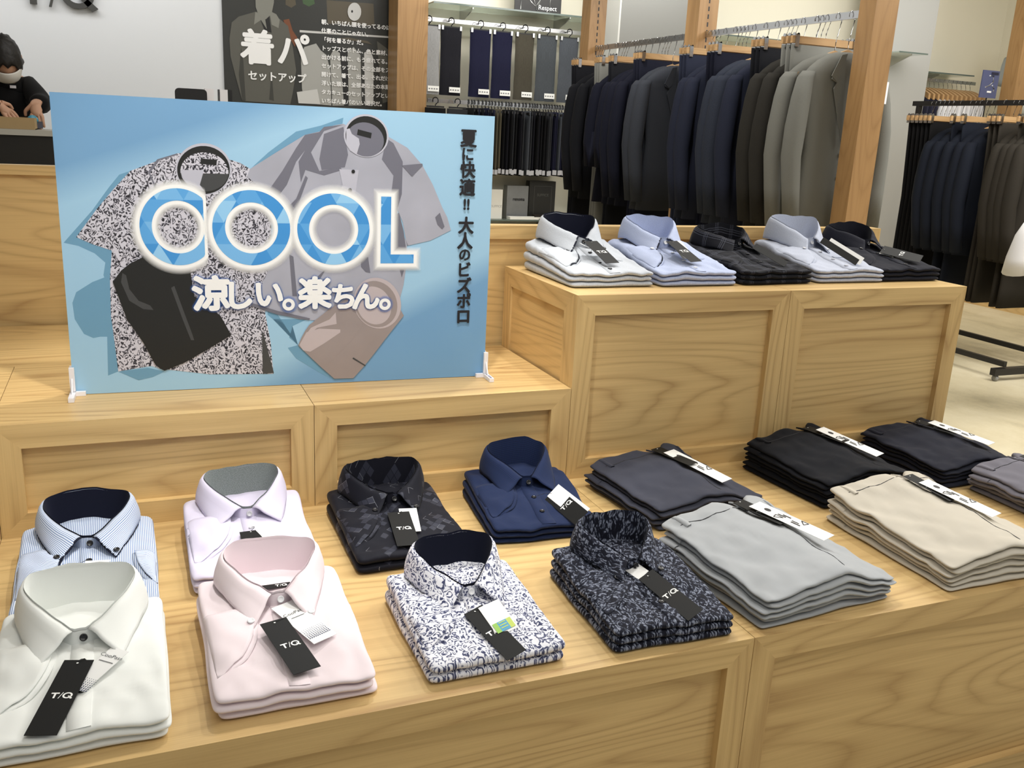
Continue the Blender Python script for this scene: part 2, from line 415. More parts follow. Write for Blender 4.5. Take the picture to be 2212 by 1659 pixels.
class Fold:
    """one folded garment in a pile: outline w x l, lying between two height fields"""
    def __init__(s, w, l, tf, tb, k, seed, jx=0, jy=0, amp=.0028, puff=0):
        s.w, s.l, s.tf, s.tb, s.k, s.seed, s.jx, s.jy, s.amp, s.puff = w, l, tf, tb, k, seed, jx, jy, amp, puff
    def t(s, y): return lerp(s.tf, s.tb, sm(max(0, min(1, y / s.l))) )
    def wr(s, x, y, k):
        a = s.amp * min(k, 2.2)
        return a * (mn.noise(Vector((x * 14, y * 14, s.seed * 3.1))) + .55 * mn.noise(Vector((x * 38 + y * 14, y * 17 - x * 9, s.seed * 1.7 + 9))) + .35 * (1 - abs(mn.noise(Vector((x * 26 - y * 12, y * 30 + x * 8, s.seed * 2.3))) * 2)))
    def low(s, x, y): return s.k * s.t(y) + s.wr(x, y, s.k) + .0002
    def high(s, x, y):
        z = (s.k + 1) * s.t(y) + s.wr(x, y, s.k + 1)
        if s.puff: z += s.puff * math.exp(-((x / (s.w * .36)) ** 2)) * sm(y / s.l * 1.3)
        return z
    def prof(s, x, y):
        a = abs(x - s.jx) / (s.w / 2); b = abs((y - s.jy) - s.l / 2) / (s.l / 2)
        q = (a ** 16 + b ** 16) ** (1 / 16); return math.sqrt(max(0, 1 - min(1, q) ** 18))
    def top(s, x, y):
        lo, hi = s.low(x, y), s.high(x, y); p = s.prof(x, y); return (lo + hi) / 2 + (hi - lo) / 2 * p
    def body(s, nu=44, nv=54, cx=22, pe=24):
        mb = MB(); A = []; B = []; U = []
        for i in range(nu + 1):
            ra, rb, ru = [], [], []
            for j in range(nv + 1):
                a = math.sin(PI / 2 * (2 * i / nu - 1)); b = math.sin(PI / 2 * (2 * j / nv - 1))
                q = (abs(a) ** cx + abs(b) ** cx) ** (1 / cx); m = max(abs(a), abs(b))
                f = m / q if q > 1e-9 else 1
                x = a * f * s.w / 2; y = b * f * s.l / 2 + s.l / 2
                e = m ** 6
                x += e * .004 * mn.noise(Vector((y * 9, s.seed, 2 * (a > 0)))); y += e * .004 * mn.noise(Vector((x * 11, s.seed + 4, 2 * (b > 0))))
                if hasattr(s, 'warp'): y += s.warp(x / s.w + .5, y / s.l)
                x += s.jx; y += s.jy
                lo, hi = s.low(x, y), s.high(x, y); p = math.sqrt(max(0, 1 - min(1, m) ** pe))
                mid, hh = (lo + hi) / 2, (hi - lo) / 2
                ra.append((x, y, mid + hh * p)); rb.append((x, y, mid - hh * p)); ru.append((x, y))
            A.append(ra); B.append(rb); U.append(ru)
        mb.grid(A, uv=U); mb.grid(B, uv=U, flip=True)
        return mb

def hang_tag(parent, zf, x, y, rot, w=.038, l=.105, lift=.006, tilt=0.0, white=None, curl=.0, back=BLACKCARD, logo=True, logosz=.0105, zoff=0, pitch=0.0):
    """card lying on the shirt: centre x, y; rot = direction of its long axis"""
    ca, sa = math.cos(rot), math.sin(rot)
    def card(cx, cy, w, l, lift, m, name, tilt, rr=0.0):
        c2, s2 = math.cos(rot + rr), math.sin(rot + rr)
        def P(u, v):
            a, b = u * w / 2, v * l / 2
            X = cx + a * c2 - b * s2; Y = cy + a * s2 + b * c2
            return X, Y
        zc = [zf(*P(u, v)) for u in (-1, 0, 1) for v in (-1, 0, 1)]
        z0, z1 = max(zf(*P(u, -1)) for u in (-1, 0, 1)), max(zf(*P(u, 1)) for u in (-1, 0, 1))
        zm = max(zf(*P(u, 0)) for u in (-1, 0, 1)); d = max(0, zm - (z0 + z1) / 2)
        def Z(u, v): return lerp(z0, z1, (v + 1) / 2) + d + lift + zoff + tilt * u * w / 2 + curl * (v * v) + pitch * (v + 1) 
        mb = MB(); nn = 6
        T = [[(*P(-1 + 2 * i, -1 + 2 * j / nn), Z(-1 + 2 * i, -1 + 2 * j / nn)) for j in range(nn + 1)] for i in range(2)]
        Bm = [[(p[0], p[1], p[2] - .0007) for p in r] for r in T]
        mb.grid(T, sm=False); mb.grid(Bm, flip=True, sm=False)
        for a in (0, 1):
            mb.grid([T[a], Bm[a]], sm=False)
        mb.face([T[0][0], T[1][0], Bm[1][0], Bm[0][0]]); mb.face([T[0][nn], T[1][nn], Bm[1][nn], Bm[0][nn]])
        o = mb.obj(name, m, parent)
        ex = (Vector((*P(1, 0), Z(1, 0))) - Vector((*P(-1, 0), Z(-1, 0)))).normalized()
        ey = (Vector((*P(0, .6), Z(0, .6))) - Vector((*P(0, -.6), Z(0, -.6)))).normalized(); ez = ex.cross(ey)
        M = Matrix.Translation(Vector((*P(0, 0), Z(0, 0))) + ez * .0004) @ Matrix((ex, ey, ez)).transposed().to_4x4()
        return o, M, (lambda u, v: Vector((*P(u, v), Z(u, v))))
    if white:
        dx, dy, ww, wl, dz, rr = white[:6]
        wx, wy = x + dx, y + dy
        wo, WM, _ = card(wx, wy, ww, wl, lift + dz, WHITECARD, 'price_tag', tilt, rr)
        if len(white) > 6: white[6](wo, WM)
    o, M, P = card(x, y, w, l, lift, back, 'hang_tag', tilt)
    o['label'] = 'black card hang tag'
    if logo:
        lg = MB(); tq_logo(lg, M, logosz); lg.obj('tag_lettering', WHITEINK, o)
        hole = MB(); hole.lathe([(0, 0), (.0016, 0)], n=10, M=Matrix.Translation(P(0, .9) + Vector((0, 0, .0006)))); hole.obj('eyelet', WHITEINK, o)
    return o, P

def clampx(p, w): p.x = max(-w / 2 + .003, min(w / 2 - .003, p.x)); return p
def ribbon(pts, zf, wdt, h=.0012):
    """thin strip following a surface along plan points"""
    mb = MB(); rows = []
    for i, p in enumerate(pts):
        a = Vector(pts[max(0, i - 1)]); b = Vector(pts[min(len(pts) - 1, i + 1)]); d = (b - a).normalized(); n = Vector((-d.y, d.x))
        row = []
        for s, hh in ((-1, -.0006), (-.97, h), (0, h * 1.05), (.97, h), (1, -.0006)):
            q = Vector(p) + n * s * wdt / 2; row.append((q.x, q.y, zf(q.x, q.y) + hh))
        rows.append(row)
    mb.grid(rows); return mb

ORD = ['topmost', 'second', 'third', 'fourth', 'fifth', 'lowest']
def shirt_stack(loc, rz, n, mats, label, group, w=.226, l=.30, tf=.0125, tb=.020, seed=1, collar=True, tag_cfg=None, btn=None,
                sleeve=True, spread=.045, tipd=.050, hb=.056, hf=.022, a=.072, b=.058, pocket=False, top_t=None, tipbtn=False,
                placket=True, inlabel=False, nbtn=3, rsleeve=False, jit=.004):
    """mats: dict body, band, trim; returns the topmost shirt"""
    rnd = random.Random(seed)
    top = None
    for k in range(n):
        last = k == n - 1
        jx = 0 if last else rnd.uniform(-jit, jit); jy = rnd.uniform(-jit, jit) * .6 if not last else 0
        f = Fold(w, l, tf, tb, k, seed, jx, jy, puff=.008 if last else 0)
        pos = 'topmost' if last else ('lowest' if k == 0 else 'middle')
        lb = label[0] if last else f'{label[1]}, {"lowest of its stack" if k == 0 else "second from the top of its stack"}'
        if not last and n == 2: lb = f'{label[1]}, lying under the top one'
        o = thing('folded_shirt', lb, 'shirt', loc, rz, group)
        f.body().obj('body', mats['body'], o)
        if not last:
            # edge of the folded sleeve of the shirts below
            continue
        top = o
    zf = f.top
    yc = l - b - .004
    th0 = R_(9)
    # ---------------- collar
    CP = [(.010, -1.0, hf), (.40 * a, -.70, lerp(hf, hb, .22)), (.76 * a, -.22, lerp(hf, hb, .55)), (a, .34, lerp(hf, hb, .86)), (.90 * a, .80, hb), (.5 * a, .97, hb * 1.02), (0, 1.0, hb * 1.02)]
    def CR(q):
        q = max(0, min(1, q)) * (len(CP) - 1); i = min(int(q), len(CP) - 2); u = q - i
        g = lambda k: CP[k] if 0 <= k < len(CP) else ((2 * CP[0][0] - CP[1][0], 2 * CP[0][1] - CP[1][1], 2 * CP[0][2] - CP[1][2]) if k < 0 else (-CP[-2][0], CP[-2][1], CP[-2][2]))
        p0, p1, p2, p3 = g(i - 1), g(i), g(i + 1), g(i + 2)
        return [.5 * (2 * p1[k] + (p2[k] - p0[k]) * u + (2 * p0[k] - 5 * p1[k] + 4 * p2[k] - p3[k]) * u * u + (3 * p1[k] - p0[k] - 3 * p2[k] + p3[k]) * u ** 3) for k in range(3)]
    def Fp(t, ins=1.0):
        sd = 1 if t <= PI else -1; tt = t if t <= PI else 2 * PI - t
        q = (tt - th0) / (PI - th0)
        x, y, h = CR(q)
        if tt < th0: x = .010 * tt / th0
        x *= sd * ins; y = yc + y * b * ins
        yy = max(0.02, min(l - .012, y)); xx = max(-w * .45, min(w * .45, x))
        return Vector((x, y, zf(xx * .9, yy) + h))
    def Ep(t):
        F = Fp(t); sd = 1 if t <= PI else -1; tt = t if t <= PI else 2 * PI - t
        x = F.x + sd * .017 * math.sin(tt) ** .5 if 0 < tt < PI else F.x
        y = F.y + .012 * -math.cos(tt) - (.006 if tt < 2 else 0)
        yy = max(.012, min(l - .014, y))
        return Vector((x, min(y, l + .004), zf(max(-w * .47, min(w * .47, x)), yy) + .005))
    t1 = R_(105)
    def Lp(t):
        s = 1 if t <= PI else -1
        tt = t if t <= PI else 2 * PI - t
        if tt < t1:
            q = (tt - th0) / (t1 - th0)
            T = Vector((spread, yc - b - tipd + .012, 0)); E = Ep(t1)
            p = T.lerp(E, q); p.x += .003 * math.sin(PI * q)
            p.z = zf(p.x, p.y) + lerp(.0035, E.z - zf(E.x, min(E.y, l - .014)), q)
        else: p = Ep(tt)
        return Vector((p.x * s, p.y, p.z))
    nt_ = 56; nu = 9
    rows, uvs = [], []
    arc = 0; prev = None
    for i in range(nt_ + 1):
        t = th0 + (2 * PI - 2 * th0) * i / nt_
        F, E = Fp(t), Lp(t)
        if prev is not None: arc += (F - prev).length
        prev = F
        out = Vector((math.sin(t), -math.cos(t), .25))
        row, ur = [], []
        for j in range(nu):
            u = j / (nu - 1)
            p = F.lerp(E, u) + out * (.0045 * 4 * u * (1 - u)) * (0.35 + .65 * sm((min(t, 2 * PI - t) - th0) / .8)) + Vector((0, 0, .004 * math.sin(PI * min(1, u * 2.5)) ))
            row.append(p); ur.append((u * .055, arc) if mats.get('collar_rot', True) else (arc, u * .05))
        rows.append(row); uvs.append(ur)
    mb = MB(); mb.grid(rows, uv=uvs)
    co = mb.obj('collar', mats['body'], top)
    md = co.modifiers.new('cloth_thickness', 'SOLIDIFY'); md.thickness = .0022; md.offset = -1
    if mats.get('trim'):
        tr = MB()
        for side in (0, nt_):
            pts = [rows[side][j] + Vector((0, 0, -.0012)) for j in range(nu)]
            tr.tube(pts, .0022, 6)
        lo_e = [rows[i][nu - 1] + Vector((0, 0, -.001)) for i in range(0, 14)]; tr.tube(lo_e, .0013, 6)
        lo_e = [rows[nt_ - i][nu - 1] + Vector((0, 0, -.001)) for i in range(0, 14)]; tr.tube(lo_e, .0013, 6)
        tr.obj('collar_trim', mats['trim'], top)
    # ---------------- inner band
    rows, uvs = [], []
    for i in range(nt_ + 1):
        t = 2 * PI * i / nt_
        F = Fp(t, .982) + Vector((0, 0, .0022)); Nn = Vector((F.x * .93, yc + (F.y - yc) * .93, zf(F.x * .9, max(.02, min(l - .014, F.y))) - .002))
        row = [F.lerp(Nn, u / 5) for u in range(6)]
        rows.append(row); uvs.append([(t * a, u * .008) for u in range(6)])
    mb = MB(); mb.grid(rows, uv=uvs)
    bd = mb.obj('collar_band', mats.get('band', mats['body']), top)
    if mats.get('band'): bd['label'] = 'contrast lining inside the collar'
    rows = []
    for i in range(17):
        t = R_(-50) + R_(100) * i / 16
        F = Fp(t if t >= 0 else 2 * PI + t, .99); F.z -= .002 + .004 * abs(i - 8) / 8
        Nn = Vector((F.x * 1.0, F.y - .003, 0)); Nn.z = zf(Nn.x, Nn.y) - .001
        rows.append([F.lerp(Nn, u / 4) for u in range(5)])
    mb = MB(); mb.grid(rows, uv=[[(a * R_(-50 + 6.25 * i), .006 * u) for u in range(5)] for i in range(17)]); mb.obj('collar_stand', mats['body'], top)
    # ---------------- placket and buttons
    yf = yc - b + .002
    if placket:
        pts = [(.002, yf - (yf - .004) * i / 26) for i in range(27)]
        ribbon(pts, zf, .030, .0014).obj('placket', mats['body'], top)
    bm_ = btn or button_mat(srgb(235, 235, 235), 'white_button')
    def put_button(p, nrm):
        m = button_mb(); q = Vector(nrm).to_track_quat('Z', 'Y').to_matrix().to_4x4(); m.xf(Matrix.Translation(p) @ q)
        m.obj('button', bm_, top)
    F = Fp(0, .99); put_button(Vector((.004, F.y - .003, F.z - .012)), (0, -1, .55))
    for i in range(nbtn):
        y = yf - .047 - .056 * i
        if y > .03: put_button(Vector((.003, y, zf(.003, y) + .0014)), (0, 0, 1))
    if tipbtn:
        for s in (-1, 1):
            p = Vector((s * (spread + .001), yc - b - tipd + .026, 0)); p.z = zf(p.x, p.y) + .0085
            put_button(p, (0, -.2, 1))
    # ---------------- short sleeve folded across the front
    for s in ((-1,) if sleeve else ()) + ((1,) if rsleeve else ()):
        A_, B_, C_ = Vector((-w / 2 - .001, .66 * l)), Vector((-.030 - rnd.uniform(0, .012), .60 * l)), Vector((-w / 2 + .008, .17 * l))
        if s > 0: A_, B_, C_ = Vector((-w / 2 - .001, .5 * l)), Vector((-w / 2 + .035, .5 * l)), Vector((-w / 2 + .004, .16 * l))
        rows, uvs, lip = [], [], []
        for j in range(15):
            v = j / 14
            Lq = A_.lerp(C_, v); Rq = B_.lerp(C_, v) + Vector((.018, -.014)) * math.sin(PI * v) * (1 if s < 0 else .4)
            row, ur = [], []
            for i in range(11):
                u = i / 10; p = Lq.lerp(Rq, u)
                z = zf(p.x * -s * (1 if s < 0 else 1) if s > 0 else p.x, p.y) + .0012 + (.007 * u ** 2 + .005 * math.sin(PI * u)) * math.sin(PI * min(1, .12 + v * .95)) ** .6
                z += .0015 * mn.noise(Vector((p.x * 40, p.y * 40, seed)))
                row.append((p.x * -s if s > 0 else p.x, p.y, z)); ur.append((p.y, p.x))
            rows.append(row); uvs.append(ur)
            e = Vector(row[-1]); lip.append([clampx(e + Vector((.0 - .012 * (1 - q) * (1 if s < 0 else -1), 0, 0)) + Vector((.006 * q * (1 if s < 0 else -1), -.003 * q, -.0035 - .001 * q)), w) for q in (0, .5, 1)])
        mb = MB(); mb.grid(rows, uv=uvs); mb.grid(lip)
        so = mb.obj('sleeve', mats['body'], top)
        md = so.modifiers.new('cloth_thickness', 'SOLIDIFY'); md.thickness = .0016; md.offset = -1
        if mats.get('trim'):
            e = [Vector(r[-1]) + Vector((.002, -.001, -.003)) for r in rows]; tr = MB(); tr.tube(e, .0016, 6); tr.obj('sleeve_trim', mats['trim'], top)
    if pocket:
        pw, ph = .055, .06; px, py = .052, .085
        mb = MB(); T = []
        pol = [(px - pw / 2, py + ph / 2), (px + pw / 2, py + ph / 2)]
        rib = ribbon([(px - pw / 2, py + ph / 2), (px, py + ph / 2), (px + pw / 2, py + ph / 2)], zf, .012, .0012); rib.obj('pocket', mats['body'], top)
    if inlabel:
        mb = MB(); z = zf(0, yc + .01) + .0015
        mb.box((-.02, yc - .012, z), (.028, yc + .002, z + .0008)); lo = mb.obj('neck_label', BLACKCARD, top); lo['label'] = 'black woven neck label'
        lg = MB(); tq_logo(lg, Matrix.Translation((.012, yc - .005, z + .001)), .007); lg.obj('label_lettering', WHITEINK, lo)
    if tag_cfg:
        for tc in (tag_cfg if isinstance(tag_cfg, list) else [tag_cfg]):
            to, P = hang_tag(top, lambda x, y: zf(max(-w * .47, min(w * .47, x)), max(.006, min(l * .97, y))), **tc)
            y0 = yf - .05
            c0 = Vector((.003, y0, zf(.003, y0) + .004)); c1 = P(0, .92) + Vector((0, 0, .001)); mid = (c0 + c1) / 2 + Vector((.012, .004, .006))
            st = MB(); st.tube([c0 * (1 - q) ** 2 + mid * 2 * q * (1 - q) + c1 * q * q for q in [i / 8 for i in range(9)]], .0005, 5); st.obj('tag_string', THREAD, top)
    return top, zf

WHITEF = fabric('white_jersey', 'plain', srgb(238, 240, 236)); PINKF = fabric('pale_pink_jersey', 'plain', srgb(238, 224, 228))
LILAC = fabric('lilac_pique', 'plain', srgb(216, 210, 230)); PAIS = fabric('white_navy_paisley', 'paisley', srgb(234, 234, 240), srgb(66, 70, 100), srgb(138, 142, 166))
FLOR = fabric('dark_floral_jacquard', 'floral', srgb(20, 22, 34), srgb(52, 56, 72), srgb(132, 138, 154), rough=.75)
STRI = fabric('blue_white_stripe', 'stripe', srgb(126, 146, 184), srgb(226, 232, 242)); NAVYL = fabric('navy_lining', 'plain', srgb(22, 25, 42))
DIAM = fabric('midnight_diamond_jacquard', 'diamond', srgb(17, 18, 28), srgb(52, 54, 66), srgb(150, 152, 160), rough=.7); BLUEM = fabric('navy_blue_mesh', 'mesh', srgb(24, 34, 62), srgb(33, 46, 80))
GREYCH = fabric('pale_grey_chambray', 'chambray', srgb(172, 177, 186), srgb(202, 206, 211)); BLUECH = fabric('pale_blue_chambray', 'chambray', srgb(160, 172, 204), srgb(192, 200, 224))
BCHK = fabric('black_window_check', 'check', srgb(17, 18, 25), srgb(96, 98, 110)); GREY2 = fabric('pale_grey_linen', 'chambray', srgb(164, 170, 188), srgb(196, 201, 214))
BLK5 = fabric('black_slub_knit', 'chambray', srgb(18, 19, 28), srgb(34, 35, 46)); GREYL = fabric('grey_melange_lining', 'chambray', srgb(110, 118, 116), srgb(150, 156, 154))
BB = button_mat(srgb(16, 16, 20), 'black_button'); WB = button_mat(srgb(236, 236, 238), 'white_button'); GB = button_mat(srgb(190, 190, 196), 'grey_button')
def coopass(wo, M):
    mb = MB(); add_text(mb, 'CooPass', .009, M @ Matrix.Translation((0, .026, .0003)), xscale=1.2)
    mb.face([M @ Vector(p) for p in ((-.012, .014, .0003), (.012, .014, .0003), (.012, .0152, .0003), (-.012, .0152, .0003))]); mb.obj('price_lettering', plain('grey_ink', srgb(90, 90, 92), .5), wo)
    mb = MB()
    for i in range(11):
        for j in range(7):
            x, y = -.018 + i * .0036, -.042 + j * .0036; r = .0005 + .0008 * (1 - j / 7)
            mb.face([M @ Vector((x + r * math.cos(q), y + r * math.sin(q), .0003)) for q in [k * PI / 3 for k in range(6)]])
    mb.obj('dot_print', plain('navy_ink', srgb(70, 76, 110), .5), wo)
def green_patch(wo, M):
    mb = MB(); z = .0004
    for i in range(12):
        x0, x1 = -.016 + i * .032 / 12, -.016 + (i + 1) * .032 / 12
        mb.face([M @ Vector(p) for p in ((x0, -.032, z), (x1, -.032, z), (x1, -.010, z), (x0, -.010, z))], mi=0 if i < 3 else (1 if i > 8 else 2))
    for y in (-.014, -.020, -.026):
        mb.face([M @ Vector(p) for p in ((-.006, y, z * 1.6), (.006, y, z * 1.6), (.006, y + .002, z * 1.6), (-.006, y + .002, z * 1.6))], mi=1)
    mb.obj('colour_panel', [plain('lime_ink', srgb(150, 200, 80), .5), plain('yellow_green_ink', srgb(196, 214, 90), .5), plain('cyan_ink', srgb(70, 160, 200), .5)], wo)
G1, G2 = 'folded shirts on the low oak table', 'folded shirts on the tall oak boxes'
shirt_stack((-1.037, -.724, 0), 0, 3, dict(body=WHITEF), ('white folded shirt with black buttons, front left corner', 'white folded shirt under the one with black buttons'), G1, l=.30, seed=1, btn=BB, tb=.020, spread=.055, tipd=.055, a=.077, hb=.062,
            tag_cfg=dict(x=-.021, y=.066, rot=R_(-17), w=.040, l=.140, lift=.006, white=(.045, .045, .03, .085, -.003, R_(-25), coopass)))
shirt_stack((-.754, -.714, 0), 0, 3, dict(body=PINKF), ('pale pink folded shirt with button-down collar and black tag', 'pale pink folded shirt beneath the button-down pink one'), G1, l=.315, seed=2, btn=WB, tipbtn=True, spread=.045, tipd=.062, inlabel=True, hb=.058, a=.074,
            tag_cfg=dict(x=.0, y=.082, rot=R_(14), w=.042, l=.125, lift=.009, white=(.03, .055, .042, .11, -.004, R_(12), coopass)))
shirt_stack((-.449, -.718, 0), 0, 2, dict(body=PAIS, band=NAVYL), ('white folded shirt with navy paisley print and navy collar lining', 'white paisley-print folded shirt'), G1, l=.275, seed=3, btn=WB, tf=.0155, tb=.026, spread=.05, tipd=.05, a=.07,
            tag_cfg=dict(x=.006, y=.05, rot=R_(12), w=.034, l=.128, lift=.006, tilt=.25, white=(.016, .025, .036, .072, .008, R_(-6), green_patch)))
shirt_stack((-.142, -.728, 0), R_(-2), 3, dict(body=FLOR), ('charcoal folded shirt with dense grey leaf pattern, long black tag', 'charcoal leaf-patterned folded shirt'), G1, l=.285, seed=4, btn=BB, tb=.019, tipbtn=True, a=.066, spread=.042, tipd=.05,
            tag_cfg=dict(x=.022, y=.07, rot=R_(10), w=.030, l=.135, lift=.008, tilt=.45, white=(-.02, .085, .024, .036, -.002, R_(10))))
shirt_stack((-1.04, -.375, 0), 0, 2, dict(body=STRI, band=NAVYL, trim=NAVYL), ('blue and white striped folded shirt with navy collar edging', 'blue and white striped folded shirt'), G1, l=.305, seed=5, btn=BB, tf=.015, tb=.025, tipbtn=True, spread=.047, tipd=.06, a=.074, rsleeve=True,
            tag_cfg=dict(x=-.02, y=.075, rot=0, w=.04, l=.09, white=(.03, .005, .04, .09, .002, R_(-10))))
shirt_stack((-.76, -.340, 0), 0, 3, dict(body=LILAC, band=GREYL), ('lilac folded shirt with grey collar lining behind the pink stack', 'lilac folded shirt in the back row'), G1, l=.30, seed=6, btn=GB, spread=.06, tipd=.045, a=.072,
            tag_cfg=dict(x=.0, y=.075, rot=R_(2), w=.04, l=.08, white=(.035, .01, .03, .07, .001, R_(20))))
shirt_stack((-.472, -.343, 0), 0, 2, dict(body=DIAM), ('midnight folded shirt with shiny diamond pattern and black tag', 'midnight diamond-patterned folded shirt'), G1, l=.305, seed=7, btn=BB, tf=.017, tb=.025, tipbtn=True, spread=.042, tipd=.055, a=.078,
            tag_cfg=dict(x=-.006, y=.078, rot=R_(-6), w=.044, l=.125, lift=.007, white=(.022, .032, .036, .085, -.003, R_(-4))))
shirt_stack((-.184, -.306, 0), R_(-5), 3, dict(body=BLUEM), ('navy blue folded shirt with plain spread collar beside the trousers', 'navy blue folded shirt in the back row'), G1, l=.275, seed=8, btn=BB, tb=.02, spread=.058, tipd=.045, a=.066, hb=.06,
            tag_cfg=dict(x=.052, y=.045, rot=R_(14), w=.03, l=.115, lift=.012, tilt=.8, white=(.006, .004, .028, .112, .005, R_(2))))
TB = (H2 + .0005)
shirt_stack((.14, .088, TB), 0, 3, dict(body=GREYCH, band=NAVYL, trim=NAVYL), ('pale grey folded shirt with dark collar edging at the left end', 'pale grey folded shirt, left end of the boxes'), G2, l=.31, hf=.026, seed=9, btn=BB, tb=.026, tipbtn=True, spread=.05, tipd=.055, a=.073, hb=.062, pocket=True,
            tag_cfg=dict(pitch=.012, x=.006, y=.09, rot=R_(14), w=.044, l=.088, lift=.010, white=(-.012, .03, .03, .06, -.004, R_(60))))
shirt_stack((.38, .080, TB), 0, 3, dict(body=BLUECH, trim=NAVYL), ('pale blue folded shirt with white buttons and black tag', 'pale blue folded shirt on the tall box'), G2, l=.31, hf=.026, seed=10, btn=WB, tb=.026, tipbtn=True, spread=.05, tipd=.055, a=.07, hb=.06, pocket=True,
            tag_cfg=dict(pitch=.012, x=.004, y=.095, rot=R_(18), w=.044, l=.088, lift=.010, white=(.012, .028, .04, .06, -.004, R_(-10))))
shirt_stack((.625, .082, TB), R_(2), 3, dict(body=BCHK), ('black folded shirt with faint window-check lines', 'black window-check folded shirt'), G2, l=.31, hf=.026, seed=11, btn=BB, tb=.022, spread=.048, tipd=.055, a=.074, hb=.05,
            tag_cfg=dict(pitch=.012, x=.03, y=.085, rot=R_(22), w=.02, l=.10, lift=.006, tilt=.6, logo=False))
shirt_stack((.868, .085, TB), R_(-1), 3, dict(body=GREY2), ('pale grey folded shirt with tall open collar between two black ones', 'pale grey folded shirt right of the window-check one'), G2, l=.31, hf=.026, seed=12, btn=GB, tb=.026, tipbtn=True, spread=.04, tipd=.055, a=.076, hb=.066, pocket=True,
            tag_cfg=dict(pitch=.012, x=.03, y=.10, rot=R_(18), w=.016, l=.12, lift=.008, tilt=.9, logo=False, white=(.012, -.01, .02, .11, .002, 0)))
shirt_stack((1.085, .090, TB), 0, 3, dict(body=BLK5), ('plain black folded shirt with slanting tag at the right end', 'plain black folded shirt at the right end'), G2, l=.31, hf=.026, seed=13, btn=BB, tb=.024, tipbtn=True, spread=.045, tipd=.055, a=.07, hb=.05,
            tag_cfg=dict(pitch=.0, x=.035, y=.085, rot=R_(34), w=.046, l=.11, lift=.012, tilt=.35, white=(-.024, .035, .036, .03, -.004, 0)))
